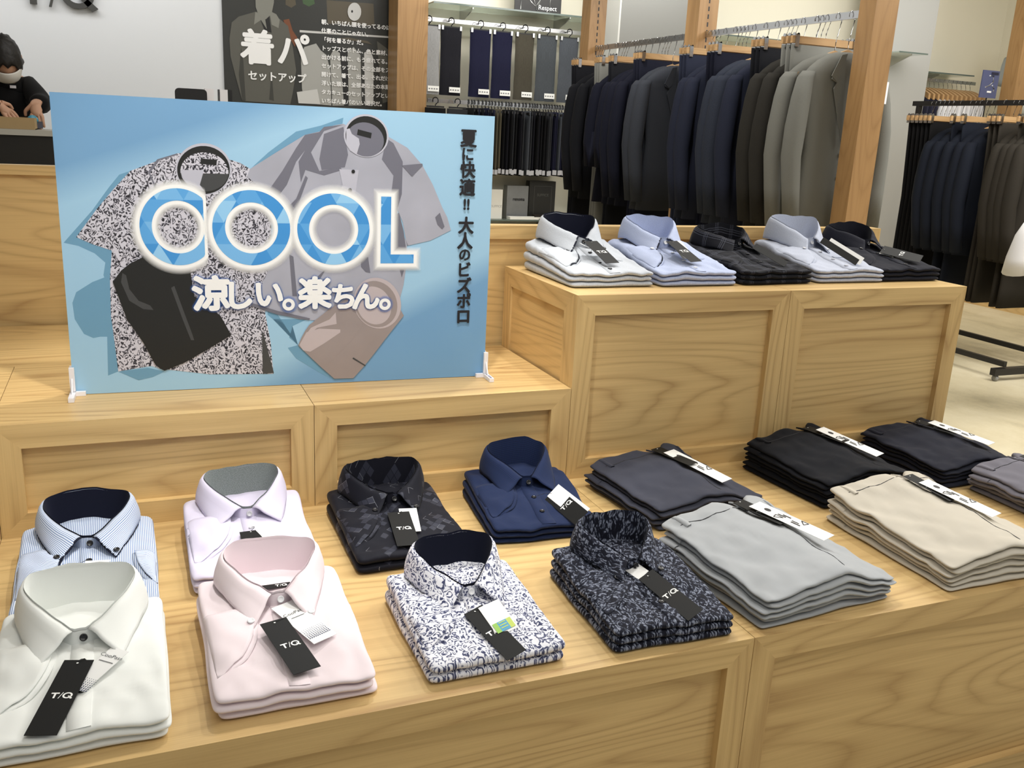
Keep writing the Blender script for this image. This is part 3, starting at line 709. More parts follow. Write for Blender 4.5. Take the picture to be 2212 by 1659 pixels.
ART = {'shirtA':[(0.2257,0.498),(0.1782,0.4781),(0.1357,0.4604),(0.1018,0.4231),(0.0686,0.3831),(0.0276,0.3275),(0.0563,0.3137),(0.0917,0.3007),(0.0848,0.2457),(0.0816,0.1666),(0.0847,0.1164),(0.0885,0.0462),(0.1195,0.051),(0.1545,0.0556),(0.1699,0.0488),(0.2719,0.0319),(0.4065,0.027),(0.4019,0.0992),(0.3915,0.1649),(0.4057,0.2835),(0.4095,0.3715),(0.3995,0.44),(0.3701,0.4705),(0.3491,0.483),(0.3326,0.488),(0.3035,0.4935),(0.2767,0.5018)],'shirtB':[(0.5624,0.5719),(0.5408,0.5671),(0.5154,0.5546),(0.4815,0.5455),(0.4246,0.5092),(0.3673,0.4714),(0.3613,0.4561),(0.3833,0.4367),(0.4133,0.4163),(0.4447,0.3945),(0.4331,0.3433),(0.4106,0.2835),(0.3799,0.2132),(0.3617,0.185),(0.4181,0.1633),(0.4639,0.1498),(0.4882,0.1472),(0.5394,0.1417),(0.6234,0.1461),(0.6884,0.1803),(0.6995,0.2251),(0.7042,0.2633),(0.7055,0.3136),(0.6949,0.3664),(0.6797,0.3988),(0.6932,0.3457),(0.7087,0.3137),(0.7602,0.3254),(0.8077,0.3489),(0.798,0.3781),(0.7853,0.4007),(0.7624,0.4495),(0.7368,0.4921),(0.7026,0.5276),(0.6599,0.5494),(0.6204,0.5438)],'shirtC':[(0.0895,0.2371),(0.1066,0.2599),(0.1251,0.2751),(0.1597,0.2923),(0.2134,0.2875),(0.2406,0.2632),(0.2465,0.205),(0.2738,0.1845),(0.2985,0.1608),(0.3192,0.1184),(0.2605,0.0832),(0.2218,0.061),(0.1798,0.0443),(0.17,0.0509),(0.1612,0.0604),(0.1408,0.1076),(0.1121,0.1581)],'shirtD':[(0.4611,0.0909),(0.4694,0.1097),(0.4767,0.1232),(0.486,0.1367),(0.5086,0.1541),(0.5313,0.1725),(0.581,0.2001),(0.623,0.1995),(0.6873,0.177),(0.7008,0.153),(0.6667,0.1103),(0.6294,0.0612),(0.6113,0.0388),(0.5846,0.0091),(0.5411,0.01),(0.5078,0.042)],'sh1':[(0.1357,0.4604),(0.1147,0.4525),(0.0944,0.4275),(0.0608,0.3812),(0.0041,0.3162),(0.0306,0.3099),(0.0594,0.295),(0.078,0.2762),(0.0729,0.2506),(0.0743,0.2458),(0.0512,0.2365),(0.0197,0.2159),(0.0113,0.1941),(0.0132,0.1604),(0.0283,0.1289),(0.0452,0.1196),(0.0585,0.1221),(0.0717,0.1217),(0.0682,0.0381),(0.0885,0.0462),(0.0869,0.1094),(0.0841,0.2073),(0.0917,0.3007),(0.0276,0.3275),(0.0686,0.3831)],'sh2':[(0.5155,0.5659),(0.4633,0.5513),(0.4057,0.5066),(0.3721,0.4753),(0.4246,0.5092),(0.4815,0.5455),(0.5154,0.5546),(0.5605,0.5718),(0.5624,0.5843)],'sh3':[(0.4611,0.0909),(0.4421,0.1084),(0.4496,0.1345),(0.478,0.1474),(0.5087,0.1593),(0.4639,0.1498),(0.4478,0.1502),(0.4079,0.1512),(0.3963,0.1618),(0.3985,0.172),(0.418,0.1613)],'sh3b':[(0.4611,0.0909),(0.4387,0.0853),(0.4566,0.0602),(0.482,0.043),(0.5077,0.0257),(0.5337,0.0103),(0.5078,0.042)],'sh4':[(0.0885,0.0462),(0.1272,0.0252),(0.1551,0.031),(0.1797,0.0422),(0.147,0.0518)],'bandTL':[(0.0054,0.6079),(0.5215,0.6038),(0.3889,0.5895),(0.2793,0.5703),(0.19,0.5391),(0.1036,0.522),(0.0076,0.5092)],'bandBR':[(0.8976,0.2831),(0.8291,0.24),(0.7635,0.1974),(0.7091,0.1766),(0.6873,0.177),(0.6987,0.1443),(0.6241,0.0482),(0.6137,-0.0023),(0.9028,0.0001)],'fB1':[(0.4815,0.5455),(0.5115,0.5525),(0.4625,0.4897),(0.4425,0.4411),(0.413,0.4017),(0.3991,0.4208),(0.4334,0.4696),(0.4629,0.5183)],'fB2':[(0.5624,0.57),(0.5212,0.5548),(0.4937,0.5099),(0.5109,0.472),(0.5554,0.4812),(0.5604,0.4755),(0.5207,0.4626),(0.4816,0.4731),(0.4716,0.4467),(0.4673,0.4899),(0.49,0.5288),(0.5213,0.5634)],'fB2b':[(0.5212,0.5491),(0.5111,0.4962),(0.5158,0.4741),(0.5654,0.4815),(0.5724,0.508),(0.5624,0.5653)],'fB3':[(0.6462,0.5009),(0.6559,0.5453),(0.6714,0.5362),(0.6927,0.4976),(0.6918,0.4274),(0.6738,0.3661),(0.6678,0.4269),(0.6724,0.4671)],'fB4':[(0.6695,0.3763),(0.6862,0.3867),(0.6974,0.3458),(0.7071,0.2833),(0.6949,0.2411),(0.6768,0.3042)],'fB5':[(0.6005,0.2834),(0.6171,0.2885),(0.6226,0.2521),(0.6121,0.2542),(0.6016,0.2657)],'fB6':[(0.445,0.2935),(0.4538,0.2885),(0.4605,0.2018),(0.4506,0.202)],'fB7':[(0.5246,0.263),(0.5317,0.2732),(0.5092,0.2373),(0.5032,0.2425)],'fB8':[(0.7697,0.3777),(0.7802,0.3882),(0.792,0.3572),(0.7868,0.3508),(0.7756,0.3611)],'fB9':[(0.4368,0.3876),(0.4614,0.4125),(0.4815,0.4615),(0.4863,0.4568),(0.4662,0.4028),(0.4433,0.373)],'plkB':[(0.5534,0.4773),(0.5955,0.4766),(0.5856,0.4051),(0.5453,0.4043),(0.5604,0.4442)],'yokeB':[(0.6907,0.4896),(0.7368,0.4951),(0.7379,0.4911),(0.7142,0.4663),(0.7099,0.4702)],'hemB':[(0.3647,0.188),(0.4182,0.1695),(0.4882,0.1514),(0.4861,0.1472),(0.418,0.1613),(0.3616,0.1819)],'fA1':[(0.1685,0.4596),(0.1873,0.4848),(0.2257,0.498),(0.221,0.4538),(0.211,0.4304),(0.1877,0.4067)],'fA2':[(0.3822,0.1856),(0.3915,0.1649),(0.4019,0.0992),(0.4075,0.0291),(0.3834,0.028),(0.3836,0.1206)],'fC1':[(0.109,0.2551),(0.1052,0.236),(0.1188,0.1971),(0.1447,0.179),(0.1644,0.1767),(0.1586,0.1866),(0.1367,0.1968),(0.1202,0.2214),(0.1157,0.2503)],'fC2':[(0.2013,0.2233),(0.2079,0.2272),(0.2263,0.1654),(0.2386,0.1248),(0.2426,0.1094),(0.236,0.1097),(0.2212,0.1555)],'lD':[(0.4776,0.1137),(0.49,0.1303),(0.5312,0.1483),(0.5447,0.1638),(0.5467,0.1373),(0.5239,0.1336),(0.5033,0.1299),(0.494,0.1217)],'lD2':[(0.4641,0.0919),(0.4797,0.12),(0.5084,0.1277),(0.555,0.1243),(0.555,0.1178),(0.5185,0.0933),(0.4874,0.0751),(0.4721,0.0788)],'plkD':[(0.5654,0.1283),(0.6128,0.1421),(0.5812,0.0988),(0.5265,0.0434),(0.511,0.0473),(0.5392,0.084)],'pocketD':[(0.5845,0.0585),(0.6134,0.0387),(0.6113,0.0366),(0.5824,0.0553)],'cA0':[(0.3298,0.4653),(0.3279,0.4562),(0.3244,0.4475),(0.3194,0.4394),(0.313,0.4322),(0.3054,0.4261),(0.297,0.4213),(0.2879,0.418),(0.2784,0.4163),(0.2689,0.4161),(0.2596,0.4176),(0.2509,0.4205),(0.2429,0.425),(0.2359,0.4307),(0.2301,0.4375),(0.2258,0.4453),(0.2229,0.4537),(0.2217,0.4626),(0.222,0.4716),(0.224,0.4805),(0.2275,0.489),(0.2324,0.4969),(0.2387,0.5039),(0.246,0.5099),(0.2542,0.5146),(0.2631,0.5179),(0.2724,0.5198),(0.2818,0.5201),(0.291,0.5189),(0.2998,0.5161),(0.3079,0.5119),(0.315,0.5063),(0.321,0.4996),(0.3256,0.4919),(0.3286,0.4834),(0.3301,0.4744)],'cA1':[(0.327,0.4636),(0.3252,0.4551),(0.3219,0.447),(0.3171,0.4395),(0.3111,0.4329),(0.304,0.4272),(0.2959,0.4228),(0.2873,0.4198),(0.2783,0.4181),(0.2693,0.418),(0.2605,0.4193),(0.2521,0.4221),(0.2445,0.4262),(0.2379,0.4316),(0.2324,0.4379),(0.2282,0.4452),(0.2255,0.453),(0.2243,0.4612),(0.2246,0.4696),(0.2264,0.4778),(0.2297,0.4857),(0.2344,0.4931),(0.2403,0.4996),(0.2473,0.5051),(0.2551,0.5095),(0.2635,0.5126),(0.2723,0.5144),(0.2812,0.5146),(0.29,0.5135),(0.2984,0.5109),(0.3061,0.5069),(0.3129,0.5017),(0.3185,0.4955),(0.3229,0.4883),(0.3258,0.4804),(0.3272,0.4721)],'cA2':[(0.3242,0.4601),(0.3226,0.4533),(0.3197,0.4468),(0.3155,0.4408),(0.31,0.4354),(0.3036,0.4309),(0.2964,0.4274),(0.2885,0.425),(0.2804,0.4237),(0.2721,0.4237),(0.2641,0.4248),(0.2564,0.4271),(0.2494,0.4305),(0.2433,0.4348),(0.2382,0.44),(0.2343,0.4459),(0.2317,0.4522),(0.2304,0.4589),(0.2306,0.4657),(0.2322,0.4724),(0.2351,0.4787),(0.2393,0.4847),(0.2446,0.4899),(0.2508,0.4944),(0.2579,0.4979),(0.2656,0.5003),(0.2736,0.5017),(0.2818,0.5018),(0.2898,0.5008),(0.2975,0.4986),(0.3045,0.4954),(0.3108,0.4911),(0.316,0.486),(0.3201,0.4801),(0.3229,0.4737),(0.3242,0.467)],'cB0':[(0.6565,0.531),(0.6524,0.5241),(0.6471,0.5179),(0.6407,0.5127),(0.6334,0.5086),(0.6254,0.5058),(0.617,0.5043),(0.6084,0.5042),(0.6,0.5055),(0.5919,0.5081),(0.5845,0.5119),(0.5779,0.5169),(0.5723,0.5228),(0.5679,0.5295),(0.5649,0.5367),(0.5632,0.5444),(0.563,0.5521),(0.5643,0.5598),(0.567,0.5671),(0.571,0.5739),(0.5762,0.5799),(0.5824,0.5851),(0.5896,0.5891),(0.5974,0.592),(0.6056,0.5935),(0.6141,0.5938),(0.6225,0.5927),(0.6305,0.5902),(0.638,0.5865),(0.6448,0.5817),(0.6505,0.5759),(0.655,0.5692),(0.6583,0.5619),(0.6601,0.5542),(0.6604,0.5463),(0.6592,0.5385)],'cB1':[(0.6528,0.5315),(0.649,0.5251),(0.6441,0.5193),(0.6381,0.5144),(0.6314,0.5106),(0.624,0.5079),(0.6163,0.5065),(0.6084,0.5063),(0.6006,0.5074),(0.5932,0.5098),(0.5864,0.5133),(0.5803,0.5179),(0.5752,0.5234),(0.5712,0.5296),(0.5684,0.5364),(0.567,0.5435),(0.5668,0.5507),(0.568,0.5579),(0.5705,0.5647),(0.5743,0.5711),(0.5791,0.5767),(0.5849,0.5815),(0.5915,0.5854),(0.5988,0.5881),(0.6064,0.5896),(0.6142,0.5898),(0.6219,0.5888),(0.6293,0.5866),(0.6362,0.5832),(0.6423,0.5787),(0.6476,0.5733),(0.6517,0.5671),(0.6546,0.5603),(0.6562,0.5531),(0.6564,0.5458),(0.6553,0.5385)],'cB2':[(0.6471,0.5261),(0.6439,0.5207),(0.6396,0.5159),(0.6344,0.512),(0.6284,0.5089),(0.6219,0.5068),(0.615,0.5058),(0.6079,0.5058),(0.6009,0.507),(0.5942,0.5092),(0.5879,0.5124),(0.5823,0.5164),(0.5776,0.5212),(0.5738,0.5266),(0.5711,0.5324),(0.5696,0.5385),(0.5692,0.5447),(0.5701,0.5507),(0.5722,0.5565),(0.5753,0.5618),(0.5795,0.5665),(0.5846,0.5704),(0.5905,0.5735),(0.5969,0.5756),(0.6037,0.5767),(0.6107,0.5767),(0.6177,0.5757),(0.6244,0.5736),(0.6307,0.5705),(0.6364,0.5665),(0.6412,0.5618),(0.6451,0.5564),(0.6479,0.5505),(0.6496,0.5444),(0.65,0.5381),(0.6492,0.532)],'cD0':[(0.6872,0.2051),(0.6911,0.1952),(0.6934,0.185),(0.694,0.1747),(0.6929,0.1646),(0.6901,0.1551),(0.6858,0.1464),(0.6801,0.1388),(0.673,0.1327),(0.665,0.128),(0.6561,0.1251),(0.6468,0.124),(0.6372,0.1247),(0.6278,0.1272),(0.6187,0.1314),(0.6102,0.1371),(0.6027,0.1442),(0.5963,0.1525),(0.5912,0.1616),(0.5876,0.1714),(0.5856,0.1815),(0.5851,0.1917),(0.5863,0.2015),(0.589,0.2108),(0.5933,0.2192),(0.5989,0.2266),(0.6057,0.2327),(0.6136,0.2372),(0.6222,0.2402),(0.6313,0.2415),(0.6407,0.241),(0.6501,0.2387),(0.6592,0.2348),(0.6677,0.2293),(0.6754,0.2224),(0.6819,0.2142)],'cD1':[(0.6792,0.2008),(0.6827,0.1918),(0.6848,0.1825),(0.6853,0.1732),(0.6844,0.164),(0.682,0.1554),(0.6781,0.1475),(0.673,0.1407),(0.6667,0.1351),(0.6594,0.1309),(0.6515,0.1283),(0.6431,0.1273),(0.6345,0.128),(0.6259,0.1303),(0.6177,0.1341),(0.6101,0.1394),(0.6033,0.1458),(0.5975,0.1534),(0.5928,0.1617),(0.5895,0.1706),(0.5876,0.1798),(0.5872,0.1891),(0.5882,0.198),(0.5907,0.2064),(0.5945,0.2141),(0.5995,0.2208),(0.6056,0.2263),(0.6127,0.2304),(0.6205,0.2331),(0.6287,0.2342),(0.6372,0.2337),(0.6456,0.2316),(0.6538,0.228),(0.6615,0.2229),(0.6684,0.2166),(0.6744,0.2091)],'cD2':[(0.6662,0.1937),(0.6691,0.1864),(0.6709,0.1787),(0.6714,0.171),(0.6707,0.1636),(0.6688,0.1565),(0.6658,0.1501),(0.6617,0.1446),(0.6567,0.1401),(0.651,0.1367),(0.6446,0.1347),(0.6379,0.1339),(0.631,0.1345),(0.6241,0.1365),(0.6175,0.1397),(0.6113,0.144),(0.6057,0.1494),(0.601,0.1556),(0.5972,0.1625),(0.5945,0.1698),(0.5928,0.1774),(0.5924,0.185),(0.5931,0.1923),(0.595,0.1992),(0.598,0.2055),(0.602,0.2109),(0.6069,0.2154),(0.6126,0.2187),(0.6188,0.2208),(0.6254,0.2216),(0.6322,0.2211),(0.6391,0.2193),(0.6457,0.2162),(0.6519,0.212),(0.6575,0.2067),(0.6623,0.2006)],'lowA':[(0.3242,0.4601),(0.3229,0.454),(0.3204,0.4481),(0.3169,0.4425),(0.3123,0.4375),(0.3069,0.433),(0.3008,0.4294),(0.2941,0.4265),(0.2869,0.4246),(0.2796,0.4237),(0.2721,0.4237),(0.2649,0.4246),(0.2579,0.4266),(0.2514,0.4294),(0.2456,0.433),(0.2406,0.4373),(0.2365,0.4423),(0.2334,0.4477),(0.2313,0.4536),(0.2304,0.4596)],'hiA':[(0.2304,0.4652),(0.2753,0.4666),(0.2752,0.4629),(0.2669,0.4365),(0.2755,0.4245),(0.2601,0.426),(0.2425,0.4359),(0.2333,0.4496)],'hiB':[(0.5684,0.5608),(0.5753,0.563),(0.5803,0.5517),(0.5953,0.5428),(0.5973,0.5313),(0.5904,0.5087),(0.5753,0.5178),(0.5684,0.5368)],'lbA':[(0.2708,0.4896),(0.3024,0.4879),(0.3011,0.4767),(0.2695,0.4785)],'lbB':[(0.5932,0.5619),(0.6233,0.5556),(0.6214,0.5439),(0.5912,0.5503)]}
RINGS = {'C': [(0.2217, 0.3498), 0.0749, 0.0789, 0.0515, 0.0542], 'O1': [(0.3679, 0.3495), 0.0798, 0.0791, 0.0542, 0.0537], 'O2': [(0.5411, 0.3483), 0.0786, 0.0774, 0.0534, 0.0534]}
LPOLY = [(0.645, 0.4214), (0.6678, 0.4209), (0.6696, 0.2948), (0.7209, 0.2938), (0.7202, 0.2727), (0.6466, 0.2739)]
VT = [(0.8421, 0.5532, 0.041), (0.8412, 0.5189, 0.033), (0.8425, 0.4854, 0.038), (0.8428, 0.4464, 0.04), (0.842, 0.408, 0.033), (0.8427, 0.3609, 0.04), (0.8417, 0.3259, 0.04), (0.8418, 0.2928, 0.032), (0.843, 0.2595, 0.037), (0.8432, 0.2225, 0.039), (0.8434, 0.1863, 0.038), (0.8436, 0.1476, 0.04)]
HT = [(0.2804, 0.2115, 0.078), (0.341, 0.2056, 0.066), (0.4012, 0.2068, 0.066), (0.4535, 0.2019, 0.07), (0.4989, 0.2096, 0.074), (0.5613, 0.2004, 0.062), (0.6124, 0.1996, 0.066), (0.6677, 0.1988, 0.07)]
CUTC = 0.2717
NB = [(0.5834, 0.4733), (0.5765, 0.4337), (0.5585, 0.5355), (0.6208, 0.4932)]
# ================================================================== FOLDED TROUSERS
class TFold(Fold):
    def warp(s, u, v):
        f = sm((v - .55) / .45) * (1 if s.puff else .55)
        return f * (.030 * math.exp(-((u - .80) / .10) ** 2) - .022 * math.exp(-((u - .56) / .13) ** 2) + .004 * math.sin(u * 17 + s.k * 1.3))
    def T(s, x, y):
        u = (x - s.jx) / s.w + .5; v = y / s.l
        g = lerp(.82, 1.12, sm(u / .5)) if u < .5 else lerp(1.12, .62, sm((u - .5) / .5) ** 1.3)
        g *= lerp(.92, 1.12, sm(v))
        g *= 1 - .10 * math.exp(-((u - .62) / .12) ** 2) * sm((v - .55) / .45)
        return s.tf * g
    def low(s, x, y): return s.k * s.T(x, y) + s.wr(x, y, s.k) + .0002
    def high(s, x, y):
        z = (s.k + 1) * s.T(x, y) + s.wr(x, y, s.k + 1)
        if s.puff:
            u = (x - s.jx) / s.w + .5; v = y / s.l
            z += .016 * math.exp(-((u - .84) / .10) ** 2) * sm((v - .66) / .34) + .004 * math.exp(-((u - .2) / .2) ** 2) * sm((v - .8) / .2)
        return z
def trouser_stack(loc, rz, n, m, labels, group, w=.30, l=.32, t=.0130, seed=1, logo=True, tagpos=(.03, .235), tagrot=R_(12)):
    rnd = random.Random(seed * 13)
    for k in range(n):
        last = k == n - 1
        f = TFold(w, l, t, t, k, seed, 0 if last else rnd.uniform(-.011, .008), 0 if last else rnd.uniform(-.007, .007), amp=.003, puff=1 if last else 0)
        lb = labels[0] if last else f'{labels[1]}, {["lowest", "second from the bottom", "third from the bottom", "fourth from the bottom", "fifth from the bottom"][k]} of its stack'
        o = thing('folded_trousers', lb, 'trousers', loc, rz, group)
        f.body(46, 46, 34, 22).obj('body', m, o)
        # waistband roll at the back left corner
        zf = f.top
        if not last:
            rib = ribbon([(f.jx - w / 2 + .004, l - .012 - .05 * q + f.jy) for q in (0, .5, 1)], zf, .010, .0022); rib.obj('belt_loop', m, o)
            continue
        dk = plain(m.name + '_seam', tuple(c * .35 for c in m.node_tree.nodes['Principled BSDF'].inputs['Base Color'].default_value[:3]) + (1,), .9) if False else SEAM
        ribbon([(-w * .42 + w * .50 * q, l - .036 - .010 * math.sin(PI * q)) for q in [i / 10 for i in range(11)]], zf, .0016, .0006).obj('waist_seam', dk, o)
        ribbon([(w * .18 + w * .22 * q, l - .034) for q in [i / 6 for i in range(7)]], zf, .0016, .0006).obj('waist_seam', dk, o)
        ribbon([(w * .10 + .012 * math.sin(2.2 * q), l - .006 - (l - .03) * q) for q in [i / 20 for i in range(21)]], zf, .0018, .0008).obj('fly_seam', dk, o)
        ribbon([(w * .055 + .020 * q * q, l - .040 - .095 * q) for q in [i / 10 for i in range(11)]], zf, .0018, .0008).obj('pocket_seam', dk, o)
        for x in (-.40, .06, .34):
            ribbon([(w * x + .004 * q, l - .004 - .046 * q) for q in (0, .25, .5, .75, 1)], zf, .010, .0030).obj('belt_loop', m, o)
        z0 = zf(w * .09, l - .02); bt = button_mb(.007); bt.xf(Matrix.Translation((w * .085, l - .020, z0 + .001))); bt.obj('waist_button', BB, o)
        tx, ty = tagpos
        hang_tag(o, zf, tx, ty, tagrot, w=.034, l=.115, lift=.006, logo=True, logosz=.009)
        # white card with the dot and arrow marks
        wo, P = hang_tag(o, zf, tx + .026, ty - .055, tagrot + R_(4), w=.040, l=.165, lift=.009, back=WHITECARD, logo=False)
        wo.name = 'size_card'; wo['label'] = 'white size card with dot and arrow marks'
        ex = (P(1, 0) - P(-1, 0)).normalized(); ey = (P(0, .5) - P(0, -.5)).normalized(); ez = ex.cross(ey)
        M = Matrix.Translation(P(0, 0) + ez * .0005) @ Matrix((ex, ey, ez)).transposed().to_4x4()
        mk = MB()
        def poly(p): mk.face([M @ Vector((x, y, 0)) for x, y in p])
        poly([(.006 * math.cos(q), .052 + .0075 * math.sin(q)) for q in [k2 * PI / 8 for k2 in range(16)]])
        for tri in ([(-.017, .028), (-.004, .031), (-.004, .014)], [(.004, -.026), (.017, -.014), (.017, -.030)]):
            for i in range(3):
                a, b = Vector(tri[i]), Vector(tri[(i + 1) % 3]); d = (b - a).normalized(); nn = Vector((-d.y, d.x)) * .0011
                poly([a + nn, a - nn, b - nn, b + nn])
        poly([(.0, .012), (.004, .012), (.004, .030), (.0, .030)]); poly([(.006, .004), (.010, .004), (.010, .022), (.006, .022)])
        poly([(-.008, -.004), (-.004, -.004), (-.004, -.024), (-.008, -.024)]); poly([(-.001, -.002), (.002, -.002), (.002, -.018), (-.001, -.018)])
        mk.obj('card_marks', BLACKINK, wo)
    return o
SEAM = plain('dark_seam_thread', srgb(48, 48, 52), .9)  # dark thread colour of the trouser seams
LGREY = fabric('light_grey_twill', 'plain', srgb(172, 175, 178)); DGREY = fabric('slate_twill', 'plain', srgb(64, 66, 78)); BLACKT = fabric('black_twill', 'plain', srgb(19, 21, 28))
NAVYT = fabric('dark_navy_twill', 'plain', srgb(34, 36, 48)); BEIGE = fabric('beige_twill', 'plain', srgb(205, 198, 184)); MAUVE = fabric('mauve_grey_twill', 'plain', srgb(122, 120, 130))
G3 = 'folded trousers on the low oak table'
trouser_stack((.183, -.726, 0), R_(5), 6, LGREY, ('light grey folded trousers with white card, at the table front', 'light grey folded trousers'), G3, w=.31, l=.318, seed=1)
trouser_stack((.205, -.315, 0), R_(6), 5, DGREY, ('slate grey folded trousers beside the navy blue shirts', 'slate grey folded trousers'), G3, w=.295, l=.275, seed=2, tagpos=(.03, .185))
trouser_stack((.655, -.315, 0), R_(5), 6, BLACKT, ('black folded trousers in the middle of the back row', 'black folded trousers'), G3, w=.30, l=.285, seed=3, tagpos=(.03, .195))
trouser_stack((1.035, -.300, 0), R_(2), 5, NAVYT, ('dark navy folded trousers at the right end of the back row', 'dark navy folded trousers'), G3, w=.31, l=.285, seed=4, tagpos=(.035, .195))
trouser_stack((.615, -.728, 0), R_(-1), 6, BEIGE, ('beige folded trousers with white card, right of the light grey stack', 'beige folded trousers'), G3, w=.31, l=.355, seed=5, tagpos=(.03, .25))
trouser_stack((1.06, -.650, 0), R_(0), 5, MAUVE, ('mauve grey folded trousers cut off by the right edge', 'mauve grey folded trousers'), G3, w=.225, l=.33, seed=6, tagpos=(.05, .25))

# ================================================================== SIGN BOARD
def glow_mat(name, col):
    m, nt, b = newmat(name)
    uv = uvnode(nt); sp = N(nt, 'ShaderNodeSeparateXYZ'); L(nt, uv, sp.inputs[0])
    b.inputs['Base Color'].default_value = col; b.inputs['Roughness'].default_value = .5; L(nt, sp.outputs[0], b.inputs['Alpha'])
    return m
def facet_mat():
    m, nt, b = newmat('faceted_blue_print')
    uv = uvnode(nt); sp = N(nt, 'ShaderNodeSeparateXYZ'); L(nt, uv, sp.inputs[0]); s = 1 / .052
    x = math_(nt, 'MULTIPLY', sp.outputs[0], s); y = math_(nt, 'MULTIPLY', sp.outputs[1], s * 1.1547)
    a = math_(nt, 'FLOOR', y); bb = math_(nt, 'FLOOR', math_(nt, 'ADD', x, math_(nt, 'MULTIPLY', y, .5))); c = math_(nt, 'FLOOR', math_(nt, 'SUBTRACT', x, math_(nt, 'MULTIPLY', y, .5)))
    cb = N(nt, 'ShaderNodeCombineXYZ'); L(nt, a, cb.inputs[0]); L(nt, bb, cb.inputs[1]); L(nt, c, cb.inputs[2])
    wn = N(nt, 'ShaderNodeTexWhiteNoise', noise_dimensions='3D'); L(nt, cb.outputs[0], wn.inputs['Vector'])
    L(nt, ramp(nt, wn.outputs['Value'], [(0, srgb(66, 148, 216)), (.35, srgb(92, 166, 226)), (.6, srgb(120, 184, 234)), (.85, srgb(150, 204, 242))], 'CONSTANT'), b.inputs['Base Color'])
    b.inputs['Roughness'].default_value = .5
    return m
def print_bg():
    m, nt, b = newmat('pale_blue_print')
    uv = uvnode(nt); n = noise(nt, uv, 2.2, 2, .5).outputs[0]
    sp = N(nt, 'ShaderNodeSeparateXYZ'); L(nt, uv, sp.inputs[0])
    # printed backdrop: two broad darker bands crossing the corners of the artwork
    d1 = math_(nt, 'ADD', math_(nt, 'MULTIPLY', sp.outputs[0], -.36), math_(nt, 'SUBTRACT', sp.outputs[1], .47))
    f1 = math_(nt, 'MULTIPLY_ADD', math_(nt, 'ADD', d1, 0.16), 13.0, -1.0)
    d2 = math_(nt, 'SUBTRACT', math_(nt, 'MULTIPLY', sp.outputs[0], .50), sp.outputs[1])
    f2 = math_(nt, 'MULTIPLY', math_(nt, 'SUBTRACT', d2, .145), 14.0)
    cl = lambda v: (lambda q: (setattr(q, 'use_clamp', True), L(nt, v, q.inputs[0]), setattr(q.inputs[1], 'default_value', 0.0), q.outputs[0])[-1])(nt.nodes.new('ShaderNodeMath'))
    f = math_(nt, 'MAXIMUM', cl(f1), cl(f2))
    f = math_(nt, 'ADD', math_(nt, 'MULTIPLY', f, .8), math_(nt, 'MULTIPLY', math_(nt, 'SUBTRACT', n, .5), .35))
    L(nt, ramp(nt, f, [(0, srgb(160, 200, 226)), (1, srgb(104, 150, 192))]), b.inputs['Base Color'])
    b.inputs['Roughness'].default_value = .45; b.inputs['Specular IOR Level'].default_value = .3
    return m
def flat_poly(mb, pts, z, mi, uvs=1.0):
    """triangulated printed shape on the board face"""
    from mathutils.geometry import tessellate_polygon
    tr = tessellate_polygon([[Vector((p[0], p[1], 0)) for p in pts]])
    n = len(mb.v); mb.v += [(p[0], -z, p[1]) for p in pts]
    for t in tr:
        a, b, c = [Vector(pts[i]) for i in t]
        if (b - a).cross(c - a) < 0: t = (t[0], t[2], t[1])
        mb.f.append(tuple(n + i for i in t)); mb.uv.append([(pts[i][0] * uvs, pts[i][1] * uvs) for i in t]); mb.mi.append(mi); mb.sm.append(False)
sg = thing('sign_board', 'pale blue printed sign board with short-sleeved shirts and large COOL lettering', 'sign', (-1.066, .183, H1 + .001), math.atan2(-.034, .902))
SW, SH = .9026, .604
MB().box((0, 0, 0), (SW, .006, SH), 0).obj('board', plain('white_foam_board', srgb(225, 232, 240), .5), sg)
pm = [print_bg(), plain('print_shadow_blue', srgb(108, 156, 186), .5), fabric('print_paisley', 'paisley', srgb(206, 204, 214), srgb(48, 47, 52), srgb(112, 110, 120), sheen=0),
      plain('print_shirt_grey', srgb(186, 187, 200), .5, vary=.38, bscale=9), plain('print_fold_grey', srgb(112, 112, 124), .5), plain('print_black', srgb(27, 28, 27), .5),
      plain('print_dark_grey', srgb(66, 67, 68), .5), plain('print_taupe', srgb(160, 148, 146), .5, vary=.2, bscale=12), plain('print_light_taupe', srgb(190, 178, 180), .5),
      plain('print_pale_grey', srgb(188, 188, 200), .5), BLACKINK, WHITEINK, facet_mat(), glow_mat('white_print_glow', srgb(250, 250, 248)), glow_mat('blue_print_glow', srgb(84, 128, 206))]
pr = MB(); A = ART; lay = [.0002]
def put(k, mi, uvs=1.0, pts=None):
    lay[0] += .00006; flat_poly(pr, pts or A[k], lay[0], mi, uvs)
flat_poly(pr, [(0, 0), (SW, 0), (SW, SH), (0, SH)], .0002, 0)
for k in ('sh1', 'sh2', 'sh3', 'sh3b', 'sh4'): put(k, 1)
put('shirtA', 2, 1.05); put('fA1', 4); put('fA1', 2, 1.05, [(x + .004, y - .002) for x, y in A['fA1']]); 
put('cA0', 9); put('cA1', 5); put('cA2', 2, 1.05); put('lowA', 6); put('hiA', 9); put('lbA', 5)
put(None, 6, 1, [(x, y) for x, y in A['fA2'][-3:]] + [(A['fA2'][-1][0] + .003, A['fA2'][-1][1])])
put('shirtB', 3)
for k in ('fB1', 'fB2', 'fB2b', 'fB3', 'fB4', 'fB5', 'fB6', 'fB7', 'fB8', 'fB9'): put(k, 4)
put('plkB', 9); put('yokeB', 4); put('hemB', 4)
put('cB0', 9); put('cB1', 5); put('cB2', 4); put('hiB', 9); put('lbB', 5)
put('shirtC', 5); put('fC1', 6); put('fC2', 6)
